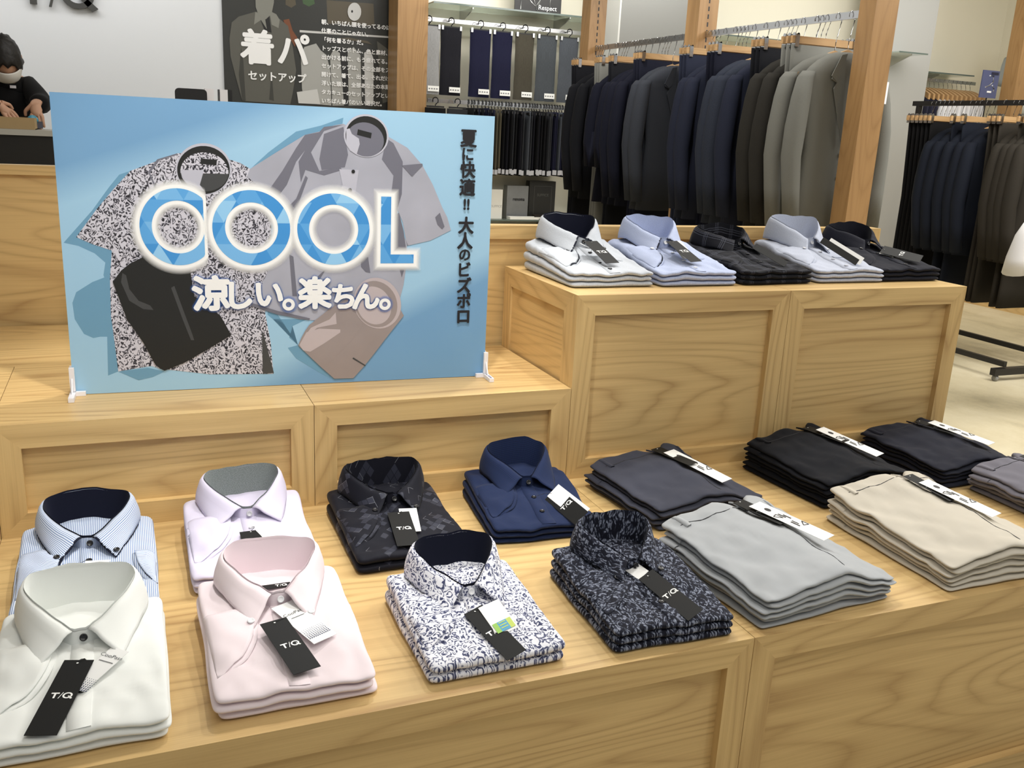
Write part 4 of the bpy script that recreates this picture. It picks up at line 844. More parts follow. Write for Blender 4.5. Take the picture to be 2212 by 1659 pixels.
put('shirtD', 7); put('lD', 8); put('lD2', 8); put('plkD', 7); put('pocketD', 6); put('cD0', 8); put('cD1', 7); put('cD2', 8)
for (x, y) in NB[:2] : put(None, 5, 1, [(x + .004 * math.cos(q), y + .004 * math.sin(q)) for q in [k * PI / 5 for k in range(10)]])
def lettering_on(txt, u, v, size, mi, bold=0, xs=1.0, uvc=None, nd=8):
    V, F = text_faces(txt, size, 0, xs)
    if not V: return
    cx = (min(p[0] for p in V) + max(p[0] for p in V)) / 2; cy = (min(p[1] for p in V) + max(p[1] for p in V)) / 2
    for k in range(nd + 1 if bold else 1):
        dx, dy = (bold * math.cos(2 * PI * k / nd), bold * math.sin(2 * PI * k / nd)) if k else (0, 0)
        n0 = len(pr.v); lay[0] += .000004
        pr.v += [(u + p[0] - cx + dx, -lay[0], v + p[1] - cy + dy) for p in V]
        for f in F:
            pr.f.append(tuple(n0 + i for i in f)); pr.uv.append([(uvc, 0) if isinstance(uvc, float) else (V[i][0], V[i][1]) for i in f]); pr.mi.append(mi); pr.sm.append(False)
# COOL
def ring_pts(c, rx, ry, cut=None, n=72):
    P_ = []
    for k in range(n + 1):
        t = 2 * PI * k / n; P_.append((c[0] + rx * math.cos(t), c[1] + ry * math.sin(t)))
    return P_
def strip(A_, B_, z, mi, ua=None, ub=None, cut=None):
    for k in range(len(A_) - 1):
        q = [A_[k], A_[k + 1], B_[k + 1], B_[k]]
        if cut is not None:
            if min(p[0] for p in q) >= cut: continue
            q = [(min(p[0], cut), p[1]) for p in q]
        n = len(pr.v); pr.v += [(p[0], -z, p[1]) for p in q]; pr.f.append((n, n + 1, n + 2, n + 3))
        pr.uv.append([(ua, 0), (ua, 0), (ub, 0), (ub, 0)] if ua is not None else q); pr.mi.append(mi); pr.sm.append(False)
lay[0] += .0001; zg = lay[0]; lay[0] += .0003; zt_ = lay[0]
for k, (c, rx, ry, ix, iy) in RINGS.items():
    cut = CUTC if k == 'C' else None; cg = CUTC + .006 if cut else None
    R1 = lambda d: ring_pts(c, rx + d, ry + d); R2 = lambda d: ring_pts(c, ix - d, iy - d)
    strip(R1(.006), R2(.006), zg, 13, 1.0, 1.0, cg)
    strip(R1(.006), R1(.020), zg, 13, 1.0, 0.0, cg); strip(R2(.006), R2(.018), zg, 13, 1.0, 0.0, cg)
    strip(R1(0), R2(0), zt_, 12, cut=cut); zg += .00002; zt_ += .00001
Lx0, Lx1, Lx2 = LPOLY[0][0], LPOLY[1][0], LPOLY[3][0]; Ly0, Ly1, Ly2 = LPOLY[5][1], LPOLY[3][1], LPOLY[0][1]
def Lp_(d): return [(Lx0 - d, Ly2 + d), (Lx1 + d, Ly2 + d), (Lx1 + d, Ly1 + d), (Lx2 + d, Ly1 + d), (Lx2 + d, Ly0 - d), (Lx0 - d, Ly0 - d), (Lx0 - d, Ly2 + d)]
strip(Lp_(.0), Lp_(.006), zg, 13, 1.0, 1.0); strip(Lp_(.006), Lp_(.018), zg, 13, 1.0, 0.0)
lay[0] = zt_ + .00005; flat_poly(pr, Lp_(0)[:-1], lay[0], 12)
for ch, (u, v, s) in zip('夏に快適‼大人のビズポロ', VT):
    lettering_on(ch if ch != '‼' else '!!', u, v, s, 10, s * .036, .95)
for d, al in ((.10, .07), (.078, .10), (.055, .30)):
    for ch, (u, v, s) in zip('涼しい。楽ちん。', HT):
        if ch == '。':
            strip(ring_pts((u - .012, v - .018), .015 + d * s * .8, .015 + d * s * .8, n=24), ring_pts((u - .012, v - .018), .002, .002, n=24), lay[0], 14, al, al); lay[0] += .00003
        else: lettering_on(ch, u, v, s, 14, s * d, 1.0, al, 12)
for ch, (u, v, s) in zip('涼しい。楽ちん。', HT):
    if ch == '。': strip(ring_pts((u - .012, v - .018), .0135, .0135, n=24), ring_pts((u - .012, v - .018), .006, .006, n=24), lay[0] + .00005, 11)
    else: lettering_on(ch, u, v, s, 11, s * .042)
pr.obj('printed_artwork', pm, sg, merge=False)
for lb, x, flip in (('white plastic stand clipped to the left end of the blue sign', 0, 1), ('white plastic stand clipped to the right end of the blue sign', SW, -1)):
    c_, s_ = math.cos(math.atan2(-.034, .902)), math.sin(math.atan2(-.034, .902))
    o = thing('sign_stand', lb, 'sign foot', (-1.066 + x * c_, .183 + x * s_, H1 + .0005), math.atan2(-.034, .902), 'sign feet')
    m = MB(); WP = plain('white_plastic', srgb(238, 236, 240), .35)
    m.box((-.005, -.010, .0), (.005, -.0035, .060)); m.box((-.005, .0075, .0), (.005, .012, .060))
    m.box((min(0, .024 * flip), -.012, 0), (max(0, .024 * flip), -.0035, .009))
    m.obj('clip', WP, o)
    b = MB(); b.box((-.0055, -.058, 0), (.0055, -.0035, .009)); b.box((-.0055, .0075, 0), (.0055, .058, .009))
    b.prism([(-.030, .009), (-.0105, .009), (-.0105, .038)], ((-.0012, 0, 0), (0, 1, 0), (0, 0, 1)), .0024)
    b.obj('base', WP, o)
    if flip < 0:
        tx = MB(); 
        for k in range(8): tx.box((-.0025, -.054 + k * .005, .0091), (.0025, -.051 + k * .005, .0094))
        tx.obj('embossed_marks', plain('grey_ink2', srgb(110, 106, 128), .5), o)
POST_ART = {'jacket':[(0.234,0.999),(0.116,0.957),(0.065,0.912),(0.045,0.798),(0.049,0.676),(0.079,0.547),(0.124,0.366),(0.478,0.36),(0.497,0.439),(0.526,0.61),(0.502,0.776),(0.47,0.922),(0.368,0.995),(0.335,1.016)],'jshade':[(0.126,0.747),(0.14,0.65),(0.149,0.368),(0.124,0.366),(0.104,0.549)],'jshade2':[(0.321,0.386),(0.343,0.598),(0.356,0.379)],'neck':[(0.258,0.977),(0.334,0.984),(0.349,0.863),(0.298,0.875)],'collar':[(0.234,0.999),(0.223,0.91),(0.274,0.946),(0.315,0.885),(0.3,0.981)],'collar2':[(0.335,1.016),(0.35,0.92),(0.4,0.9),(0.41,0.958),(0.385,0.996)],'head':[(0.237,1.128),(0.238,1.032),(0.258,0.977),(0.308,0.953),(0.351,0.994),(0.37,1.076),(0.371,1.141)],'shirtw':[(0.678,0.814),(0.589,0.782),(0.562,0.713),(0.568,0.477),(0.593,0.375),(0.792,0.369),(0.784,0.627),(0.757,0.736),(0.713,0.767)],'card':[(0.528,0.453),(0.684,0.484),(0.706,0.373),(0.54,0.372)],'r1':[(0.784,0.729),(0.811,0.782),(0.874,0.753),(0.892,0.374),(0.801,0.369)],'r2':[(0.92,0.765),(0.965,0.811),(1.02,0.755),(1.031,0.382),(0.929,0.376)],'r3':[(1.048,0.774),(1.094,0.803),(1.122,0.737),(1.125,0.405),(1.059,0.383)],'r4':[(0.856,0.803),(0.92,0.765),(0.92,0.376),(0.892,0.374)],'r5':[(1.149,0.868),(1.262,0.799),(1.267,0.43),(1.2,0.409),(1.169,0.653)],'rail':[(0.556,0.9),(1.26,0.911),(1.26,0.898),(0.556,0.884)],'hang':[(0.829,0.86),(0.928,0.876),(1.075,0.862),(1.112,0.839),(0.983,0.855)],'orange':[(0.436,0.96),(0.479,0.972),(0.504,0.892),(0.538,0.845),(0.519,0.777),(0.485,0.833)],'green':[(0.576,1.127),(0.663,1.136),(0.671,1.095),(0.627,1.071),(0.584,1.087)],'glow':[(0.456,1.116),(0.524,1.123),(0.532,1.075),(0.497,1.051),(0.455,1.068)],'tan':[(0.759,1.128),(1.119,1.136),(1.129,0.977),(0.767,0.963)],'disc':[(1.023,1.069),(1.021,1.049),(1.013,1.03),(1.002,1.014),(0.987,1.004),(0.971,0.999),(0.955,1.001),(0.94,1.009),(0.928,1.022),(0.921,1.04),(0.918,1.06),(0.921,1.08),(0.928,1.099),(0.94,1.114),(0.954,1.125),(0.97,1.129),(0.987,1.128),(1.001,1.12),(1.013,1.106),(1.021,1.089)],'dot':[(0.96,1.066),(0.958,1.059),(0.953,1.055),(0.947,1.058),(0.945,1.065),(0.947,1.072),(0.953,1.075),(0.958,1.073)]}
PROWS = [(0.728, 0.969), (0.727, 0.907), (0.727, 0.844), (0.726, 0.782), (0.726, 0.718), (0.726, 0.655), (0.725, 0.592), (0.725, 0.528), (0.724, 0.463), (0.724, 0.399)]
# ================================================================== BACKGROUND
CHROME = plain('chrome', srgb(200, 200, 200), .22, 1.0); BLKM = plain('black_metal', srgb(22, 20, 20), .45); BLKP = plain('black_plastic', srgb(18, 18, 20), .4)
HWOOD = oak('hanger_wood', srgb(194, 158, 112), srgb(160, 120, 76), .4); CARDB = plain('cardboard', srgb(176, 150, 108), .8, vary=.12, bscale=20)
def glass_mat():
    m, nt, b = newmat('clear_shelf_glass'); b.inputs['Base Color'].default_value = srgb(214, 228, 220); b.inputs['Roughness'].default_value = .04
    b.inputs['Transmission Weight'].default_value = .85; b.inputs['IOR'].default_value = 1.45; return m
GLASS = glass_mat()
def ordn(k): return ['first', 'second', 'third', 'fourth', 'fifth', 'sixth', 'seventh', 'eighth', 'ninth', 'tenth', 'eleventh', 'twelfth', 'thirteenth', 'fourteenth', 'fifteenth', 'sixteenth', 'seventeenth', 'eighteenth', 'nineteenth', 'twentieth', 'twenty-first', 'twenty-second', 'twenty-third', 'twenty-fourth', 'twenty-fifth', 'twenty-sixth', 'twenty-seventh', 'twenty-eighth', 'twenty-ninth', 'thirtieth', 'thirty-first', 'thirty-second', 'thirty-third', 'thirty-fourth', 'thirty-fifth'][k]
# ---- wall lettering, poster
o = thing('wall_lettering', 'large dark letters standing off the white wall, cut by the top edge', 'sign', (-1.325, YW - .012, 1.556))
lt = MB(); tq_logo(lt, Matrix.Rotation(PI / 2, 4, 'X'), .175, th=.03); lt.obj('letters', plain('dark_letter_metal', srgb(66, 66, 64), .45), o)
PW, PH = 1.42, 1.75
po = thing('wall_poster', 'dark wall poster with a headless shirted dummy and white Japanese writing', 'poster', (-.23, YW - .012, .55))
MB().box((0, 0, 0), (PW, .010, PH)).obj('panel', plain('poster_backing', srgb(60, 60, 58), .6), po)
pa = MB(); zl = [.0005]
PM = [plain('poster_dark', srgb(46, 47, 44), .4), plain('poster_jacket', srgb(92, 91, 84), .5), plain('poster_shade', srgb(60, 60, 55), .5), plain('poster_black', srgb(24, 24, 25), .5), plain('poster_skin_grey', srgb(132, 132, 124), .5),
      plain('poster_pale', srgb(170, 170, 166), .5), plain('poster_white', srgb(206, 206, 204), .5), plain('poster_orange', srgb(120, 70, 42), .5), plain('poster_green', srgb(66, 92, 58), .5), plain('poster_tan', srgb(88, 80, 64), .5), plain('poster_ink', srgb(250, 250, 250), .5)]
flat_poly(pa, [(0, 0), (PW, 0), (PW, PH), (0, PH)], .0003, 0)
for k, mi in (('tan', 9), ('green', 8), ('glow', 9), ('rail', 6), ('r1', 5), ('r4', 3), ('r2', 5), ('r3', 6), ('r5', 1), ('hang', 9), ('orange', 7), ('shirtw', 5), ('jacket', 1), ('jshade', 2), ('jshade2', 2), ('neck', 3), ('collar', 4), ('collar2', 4), ('head', 4), ('card', 6), ('disc', 6), ('dot', 3)):
    zl[0] += .0003; flat_poly(pa, POST_ART[k], zl[0], mi)
def ptext(txt, u, v, size, bold=0.0, align='LEFT'):
    V, F = text_faces(txt, size, 0, 1.0, align); zl[0] += .0002
    for k in range(9 if bold else 1):
        dx, dy = (bold * math.cos(k * PI / 4), bold * math.sin(k * PI / 4)) if k else (0, 0)
        n = len(pa.v); pa.v += [(u + p[0] + dx, -zl[0] - k * .00001, v + p[1] + dy) for p in V]
        for f in F: pa.f.append(tuple(n + i for i in f)); pa.uv.append([(0, 0)] * len(f)); pa.mi.append(10); pa.sm.append(False)
for r, t in zip(PROWS, ('朝、いちばん頭を使ってるのは、', '仕事のことじゃない。', '「何を着るか」だ。', 'トップスとボトム、色と素材、靴との', '出かける前に、もう疲れてる。', 'セットアップは、その全部をスキップ', '開けて、着て、出る。それだけ。', '浮いた頭は、全部あなたの本業に', 'タカキューのセットアップという選', 'いちばん着パのいい選択だ。')):
    ptext(t, r[0] - .01, r[1], .0385, .0012)
ptext('着', .245, .735, .255, .008, 'CENTER'); ptext('パ', .505, .735, .25, .008, 'CENTER'); ptext('セットアップ', .385, .548, .072, .002, 'CENTER')
pa.obj('printed_artwork', PM, po, merge=False)
# ---- oak posts
def post(x0, x1, y0, y1, label, slots=True):
    o = thing('wooden_post', label, 'post', ((x0 + x1) / 2, (y0 + y1) / 2, FL), group='wooden posts'); hx, hy = (x1 - x0) / 2, (y1 - y0) / 2
    MB().box((-hx, -hy, 0), (hx, hy, 2.94), 2).obj('shaft', OAK2, o)
    if slots:
        s = MB()
        for k in range(46): s.box((-.004, -hy - .0006, 1.1 + k * .038), (.004, -hy + .002, 1.122 + k * .038))
        s.obj('slot_channel', BLKM, o)
post(1.85, 1.965, 1.234, 1.327, 'wooden post nearest the folded shirts, beside the light grey jackets', False)
post(1.85, 1.965, 2.512, 2.63, 'wooden post in the middle of the suit rail')
post(1.85, 1.965, 3.776, 3.897, 'wooden post at the far end of the suit rail')
post(1.00, 1.235, 5.28, 5.55, 'broad wooden post between the poster and the hanging trousers', False)
post(6.56, 6.70, 4.55, 4.70, 'wooden post at the right edge beside the torso', False)
# ---- columns
struct('column_dark', MB().box((2.669, 4.9, FL), (3.34, 5.3, 2.5), 2), GREYD)
struct('column_light', MB().box((5.36, 4.9, FL), (5.86, 5.3, 2.5), 2), GREYC)
struct('column_lit_side', MB().box((2.655, 4.9, FL), (2.669, 5.24, 2.5), 2), plain('column_lit_side_tone', srgb(196, 196, 190), .7))  # thin slab whose paler colour paints the light on the column's left face
struct('wall_panel', MB().box((1.24, 5.53, FL), (2.66, 5.59, 2.5), 2), CREAM)
struct('wall_panel_right', MB().box((3.34, 5.53, FL), (7.4, 5.59, 2.5), 2), CREAM)
def shelf(x0, x1, y0, y1, z, label, nb=2):
    o = thing('glass_shelf', label, 'shelf', (x0, y0, z), group='glass wall shelves')
    MB().box((0, 0, 0), (x1 - x0, y1 - y0, .010)).obj('glass_plate', GLASS, o)
    MB().box((0, -.003, -.001), (x1 - x0, 0, .011)).obj('polished_edge', plain('dark_glass_edge', srgb(92, 104, 98), .15), o)
    for k in range(nb):
        x = (x1 - x0) * (.22 + .56 * k / max(1, nb - 1)) if nb > 1 else (x1 - x0) / 2
        b = MB(); b.prism([(.02, -.002), (y1 - y0, -.002), (y1 - y0, -.10), (y1 - y0 - .02, -.10), (.02, -.014)], ((x - .004, 0, 0), (0, 1, 0), (0, 0, 1)), .008); b.obj('bracket', CHROME, o)
shelf(1.25, 2.71, 5.2, 5.53, 1.69, 'long glass shelf over the hanging trousers')
shelf(1.25, 2.64, 5.2, 5.53, .085, 'glass shelf holding small gift boxes under the trousers')
shelf(3.36, 5.2, 5.15, 5.53, 1.66, 'glass shelf behind the suit rail hooks on the cream wall')
shelf(5.2, 5.52, 4.6, 4.89, 1.60, 'short glass shelf in front of the grey column', 1)
shelf(5.9, 6.75, 5.2, 5.53, 1.52, 'glass shelf above the wooden hangers by the torso', 1)
o = thing('picture_card', 'dark photo card of a suit standing on the glass shelf', 'card', (1.95, 5.32, 1.702))
MB().box((0, 0, 0), (.40, .012, .32)).obj('panel', plain('photo_dark', srgb(40, 39, 38), .4), o)
ln = MB()
for p in ([(.05, .02), (.055, .10), (.10, .125), (.14, .08), (.18, .05), (.24, .14)], [(.30, .02), (.30, .10), (.32, .16), (.30, .24)], [(.16, .10), (.19, .02)], [(.20, .06), (.26, .20)]):
    ln.tube([(x, -.003, z) for x, z in p], .003, 6)
add_text(ln, 'Respect', .05, Matrix.Translation((.28, -.004, .045)) @ Matrix.Rotation(PI / 2, 4, 'X')); ln.obj('photo_lines', WHITEINK, o)
def rail(name, label, p0, p1, m, r=.012, flat=False, cat='rail'):
    o = thing(name, label, cat, p0); d = Vector(p1) - Vector(p0)
    b = MB()
    if flat: b.box((min(0, d.x) - (.006 if abs(d.x) < 1e-4 else 0), min(0, d.y) - (.006 if abs(d.y) < 1e-4 else 0), -.015), (max(0, d.x) + (.006 if abs(d.x) < 1e-4 else 0), max(0, d.y) + (.006 if abs(d.y) < 1e-4 else 0), .015))
    else: b.tube([(0, 0, 0), d], r, 12)
    b.obj('bar', m, o); return o
def hook(mb, h=.10, r=.0022, R=.016, ax=0):
    """hanger hook whose crook sits over the rail at the local origin and whose shank ends at z = -h"""
    pts = []
    for k in range(11):
        a = PI * (-.15 + 1.15 * k / 10) ; pts.append((R * math.cos(PI - a) * (1), 0, R * math.sin(a)))
    pts += [(R, 0, -.012), (R * .3, 0, -h * .55), (0, 0, -h * .75), (0, 0, -h)]
    if ax: pts = [(0, p[0], p[2]) for p in pts]
    mb.tube(pts, r, 6); return mb
# ---- wall rail with trousers facing out
ra = rail('trouser_rail', 'upper chrome rail carrying the trousers that face the shop', (1.25, 5.38, 1.592), (2.66, 5.38, 1.592), CHROME, flat=True)
pg = MB()
for x in (1.25, 1.428, 1.668, 1.852, 2.042, 2.235, 2.43): pg.tube([(x - 1.25 + .0, -.10, .0), (x - 1.25, 0, -.004)], .005, 6)
pg.obj('pegs', CHROME, ra)
WOOLS = {}
def wool(name, c, kind='chambray', v=.72):
    if name not in WOOLS: WOOLS[name] = fabric(name, kind, (c[0] * v, c[1] * v, c[2] * v, 1), c, sheen=0)
    return WOOLS[name]
WG = wool('wool_light_grey', srgb(150, 150, 150)); WBL = wool('wool_black', srgb(30, 30, 36)); WN = wool('wool_navy', srgb(27, 28, 52)); WBR = wool('wool_brown_grey', srgb(72, 68, 58)); WCH = wool('wool_check_grey', srgb(72, 76, 80)); WMG = wool('wool_mid_grey', srgb(78, 82, 88))
STK = plain('white_sticker', srgb(236, 236, 232), .5)
SMALLINK = plain('sticker_ink', srgb(120, 120, 120), .6)
for i, (x, m, cl, wd) in enumerate(((1.25, WG, 'light grey', .18), (1.428, WBL, 'black', .17), (1.668, WN, 'dark navy', .174), (1.852, WN, 'dark navy', .168), (2.042, WBR, 'brown grey', .162), (2.235, WCH, 'dark grey check', .176), (2.43, WMG, 'slate grey', .17))):
    h = thing('trouser_hanger', f'black clip hanger of the {ordn(i)} trousers facing out on the upper wall rail', 'hanger', (x, 5.3, 1.585), group='black trouser hangers')
    b = MB(); hook(b, .045, .006, .022); b.obj('hook', BLKP, h)
    b = MB(); b.box((-wd / 2 + .004, -.006, -.052), (wd / 2 - .004, .006, -.040)); b.obj('bar', BLKP, h)
    for s in (-1, 1): MB().box((s * (wd / 2 - .012) - .008, -.016, -.068), (s * (wd / 2 - .012) + .008, .016, -.036)).obj('clip', CHROME, h)
    lb = {0: 'light grey trousers on the upper wall rail beside the broad post', 1: 'black trousers on the upper wall rail beside the light grey pair', 2: 'left of the two dark navy trousers facing out on the wall', 3: 'right of the two dark navy trousers facing out on the wall'}.get(i, f'{cl} trousers facing out on the upper wall rail')
    t = thing('trousers', lb, 'trousers', (x, 5.3, 1.535), group='trousers facing out on the wall')
    g = []; hb = .495
    for a in range(13):
        row = []
        for c in range(9):
            u = c / 4 - 1; z = -hb * a / 12 + .0; wv = wd / 2 * (1 - .04 * math.sin(PI * a / 12)); row.append((wv * u, -.012 * (1 - abs(u) ** 6) ** .5 - .003 * math.sin(a * .8 + i), z))
        g.append(row)
    b = MB(); b.grid(g); b.grid([[(p[0], .012 - p[1] - .012, p[2]) for p in r] for r in g], flip=True); b.obj('legs', m, t)
    b = MB(); b.box((wd / 2 - .095, -.0195, -hb + .022), (wd / 2 - .004, -.0165, -hb + .062)); st = b.obj('size_label', STK, t); st['label'] = 'white size label'
    tx = MB()
    for k in range(4): tx.box((wd / 2 - .088 + k * .02, -.0200, -hb + .036), (wd / 2 - .076 + k * .02, -.0194, -hb + .046))
    tx.obj('label_print', SMALLINK, st)
# ---- lower wall rail, trousers edge-on
rail('trouser_rail', 'lower chrome rail carrying tightly packed dark trousers on the wall', (1.25, 5.3, .995), (2.66, 5.3, .995), CHROME, flat=True)
random.seed(11)
LM = [wool('wool_ink', srgb(24, 24, 30)), wool('wool_soft_black', srgb(20, 20, 22)), wool('wool_deep_navy', srgb(28, 29, 48)), wool('wool_charcoal', srgb(48, 49, 52)), wool('wool_khaki', srgb(96, 90, 74)), wool('wool_steel', srgb(74, 78, 84))]
CN = ['ink black', 'soft black', 'deep navy', 'charcoal', 'khaki grey', 'steel grey']
seqm = [1, 0, 2, 1, 2, 0, 2, 4, 4, 1, 0, 1, 3, 1, 0, 3, 5, 3, 0, 1, 0, 1, 1, 3, 3, 2, 2, 5, 2, 2, 0, 1, 0]
LEG0 = HK0 = None
x = 1.56
for i, k in enumerate(seqm):
    x += .0285 * random.uniform(.7, 1.25)
    if LEG0 is None:
        h = thing('trouser_hanger', 'x', 'hanger', (0, 0, 0)); b = MB(); hook(b, .055, .006, .020, ax=1); b.obj('hook', BLKP, h); MB().box((-.004, -.15, -.068), (.004, .15, -.050)).obj('bar', BLKP, h)
        HK0 = h
        t = thing('trousers', 'x', 'trousers', (0, 0, 0)); b = MB()
        rows = []
        for a in range(9):
            z = -.5 * a / 8; row = []
            for q in range(16):
                an = 2 * PI * q / 16; row.append((.0125 * math.cos(an) * (.8 + .25 * a / 8), .15 * math.copysign(abs(math.sin(an)) ** .6, math.sin(an)), z))
            rows.append(row)
        b.grid(rows, cv=True); b.face(rows[0]); b.face(rows[-1]); b.obj('legs', LM[0], t)
        MB().box((-.012, -.1525, -.492), (.012, -.1495, -.455)).obj('size_label', plain('silver_sticker', srgb(168, 168, 172), .35), t)
        LEG0 = t
    hh = HK0 if i == 0 else dup(HK0); tt = LEG0 if i == 0 else dup(LEG0)
    hh.location = (x, 5.3, .995); hh.rotation_euler = (0, 0, 0); tt.location = (x, 5.3, .955 + random.uniform(-.008, .004)); tt.rotation_euler = (0, 0, R_(random.uniform(-4, 4)))
    hh['label'] = f'black hanger on the lower wall rail, {ordn(i)} from the left'; hh['group'] = 'hangers on the lower wall rail'
    tt['label'] = f'{CN[k]} trousers edge-on under the lower wall rail, {ordn(i)} from the left'; tt['group'] = 'trousers on the lower wall rail'
    lg = [c for c in tt.children if c.name.startswith('legs')][0]
    if i:
        lg.data = lg.data.copy(); lg.data.materials[0] = LM[k]
    else: lg.data.materials[0] = LM[k]
for i, (x, m) in enumerate(((1.29, LM[1]), (1.47, LM[3]))):
    t = thing('trousers', f'dark trousers facing out on the lower wall rail, {("beside the broad post", "second from the broad post")[i]}', 'trousers', (x, 5.22, .94), group='trousers facing out low on the wall')
    b = MB(); b.box((-.08, -.012, -.5), (.08, .012, 0)); b.obj('legs', m, t)
    h = thing('trouser_hanger', f'black clip hanger on the lower wall rail, {("beside the broad post", "second from the broad post")[i]}', 'hanger', (x, 5.22, .995), group='black trouser hangers')
    b = MB(); hook(b, .045, .006, .022); b.obj('hook', BLKP, h); MB().box((-.07, -.006, -.052), (.07, .006, -.040)).obj('bar', BLKP, h)
# ---- gift boxes on the low shelf
ZS = .0965
o = thing('gift_box', 'white upright gift box next to the sign on the low shelf', 'box', (1.835, 5.30, ZS)); b = MB(); b.box((-.062, -.04, 0), (.062, .04, .235)); b.obj('carton', plain('white_box_card', srgb(236, 234, 226), .4), o)
b = MB(); add_text(b, 'SUFFICE', .026, Matrix.Translation((.012, -.0405, .10)) @ Matrix.Rotation(PI / 2, 4, 'X')); b.obj('box_lettering', plain('pale_grey_ink', srgb(170, 170, 168), .5), o)
o = thing('gift_bag', 'silver striped carton lettered in black between white and black boxes', 'box', (2.055, 5.36, ZS)); b = MB(); b.box((-.095, -.04, 0), (.095, .04, .265)); b.obj('carton', plain('silver_card', srgb(150, 152, 154), .3, .35, vary=.3, bscale=14), o)
b = MB(); add_text(b, 'renoma', .040, Matrix.Translation((.01, -.041, .155)) @ Matrix.Rotation(PI / 2, 4, 'X'), xscale=.85)
for d in ((.0012, 0), (-.0012, 0), (0, .0012)): add_text(b, 'renoma', .040, Matrix.Translation((.01 + d[0], -.0412, .155 + d[1])) @ Matrix.Rotation(PI / 2, 4, 'X'), xscale=.85)
b.obj('box_lettering', BLACKINK, o)
o = thing('gift_box', 'large black upright gift box with a thin printed frame', 'box', (2.295, 5.40, ZS)); b = MB(); b.box((-.12, -.04, 0), (.12, .04, .305)); b.obj('carton', plain('black_box_card', srgb(30, 29, 26), .4), o)
b = MB(); 
for a in ((-.075, .03, -.073, .265), (.083, .03, .085, .265), (-.075, .263, .085, .265), (-.075, .03, .085, .032)): b.box((a[0], -.0412, a[1]), (a[2], -.0402, a[3]))
add_text(b, 'SUFFICE', .030, Matrix.Translation((.005, -.0412, .19)) @ Matrix.Rotation(PI / 2, 4, 'X')); b.obj('box_lettering', plain('dull_silver_ink', srgb(92, 92, 88), .4), o)
o = thing('wallet', 'dark brown wallet leaning in front of the black gift box', 'wallet', (2.30, 5.27, ZS), rot=(R_(14), 0, R_(8))); b = MB(); b.box((-.10, -.06, .012), (.10, .06, .022)); b.obj('front_flap', plain('dark_leather', srgb(46, 40, 36), .4), o); MB().box((-.10, -.055, 0), (.10, .06, .010)).obj('back_flap', plain('dark_leather', srgb(46, 40, 36), .4), o); b = MB(); b.lathe([(0, 0), (.010, 0), (.010, .004), (0, .006)], c=(0, .03, .022), n=12); b.obj('clasp', CHROME, o)
o = thing('card_tray', 'white shallow tray lying on the low glass shelf', 'tray', (2.12, 5.245, ZS)); b = MB(); b.box((-.17, -.04, 0), (.17, .045, .008)); b.box((-.17, -.04, .008), (-.16, .045, .02)); b.box((.16, -.04, .008), (.17, .045, .02)); b.box((-.16, .037, .008), (.16, .045, .02)); b.box((-.16, -.04, .008), (.16, -.032, .02)); b.obj('tray_body', plain('white_box_card', srgb(236, 234, 226), .4), o); MB().box((-.10, -.025, .0085), (.12, .03, .010)).obj('insert', BLACKCARD, o)
struct('trim_2', MB().box((1.25, 5.22, FL), (2.66, 5.53, 0.0), 0), CREAM)
# ---- jackets, trousers and hangers
def jacket_bm(w=.43, hem=-.93, D=.045, op=False):
    b = MB(); hw = w / 2
    prof = [(-.150, .055, .028), (-.158, .085, .036), (-.185, .145, .042), (-.215, .185, .045), (-.240, hw - .004, .042), (-.275, hw + .002, D), (-.36, hw - .02, D * 1.05), (-.55, hw - .035, D), (-.70, hw - .028, D * 1.05), (hem, hw - .012, D * 1.15), (hem, hw - .03, D * .8)]
    rows = []
    for z, x, d in prof:
        row = []
        for q in range(28):
            a = 2 * PI * q / 28; c, s_ = math.cos(a), math.sin(a)
            row.append((x * math.copysign(abs(c) ** .75, c), d * math.copysign(abs(s_) ** .8, s_) + .004 * math.sin(z * 9 + c * 3), z))
        rows.append(row)
    b.grid(rows, cv=True, uv=[[(p[0] + p[1], p[2]) for p in r] for r in rows]); b.face(rows[-1]); return b
def sleeve_bm(s, hw=.215, end=-.88):
    b = MB(); rows = []
    path = [(hw - .018, 0, -.235, .030, .030), (hw + .000, -.002, -.262, .036, .040), (hw + .014, -.006, -.34, .040, .050), (hw + .030, -.012, -.46, .040, .058), (hw + .038, -.016, -.58, .038, .055), (hw + .030, -.030, -.72, .035, .050), (hw + .018, -.046, end, .031, .045), (hw + .018, -.046, end + .004, .022, .036)]
    for x, y, z, rx, ry in path:
        rows.append([((x + rx * math.cos(2 * PI * q / 14)) * s, y + ry * .82 * math.sin(2 * PI * q / 14), z + .0) for q in range(14)])
    b.grid(rows, cv=True, uv=[[(p[0] + p[1], p[2]) for p in r] for r in rows], flip=s < 0); b.face(rows[0]); return b
def lapel_bm(s, D=.045):
    b = MB(); f = -D * 1.05
    def sh(pts, dy, th): 
        P_ = [(x * s, z) for x, z in pts]
        if s < 0: P_ = P_[::-1]
        b.prism(P_, ((0, f + dy, 0), (1, 0, 0), (0, 0, 1)), th)
    sh([(.012, -.52), (.095, -.30), (.082, -.275), (.112, -.262), (.070, -.165), (.052, -.160)], -.006, .004)
    sh([(.046, -.158), (.076, -.165), (.118, -.250), (.088, -.270), (.070, -.255)], -.009, .004)
    return b
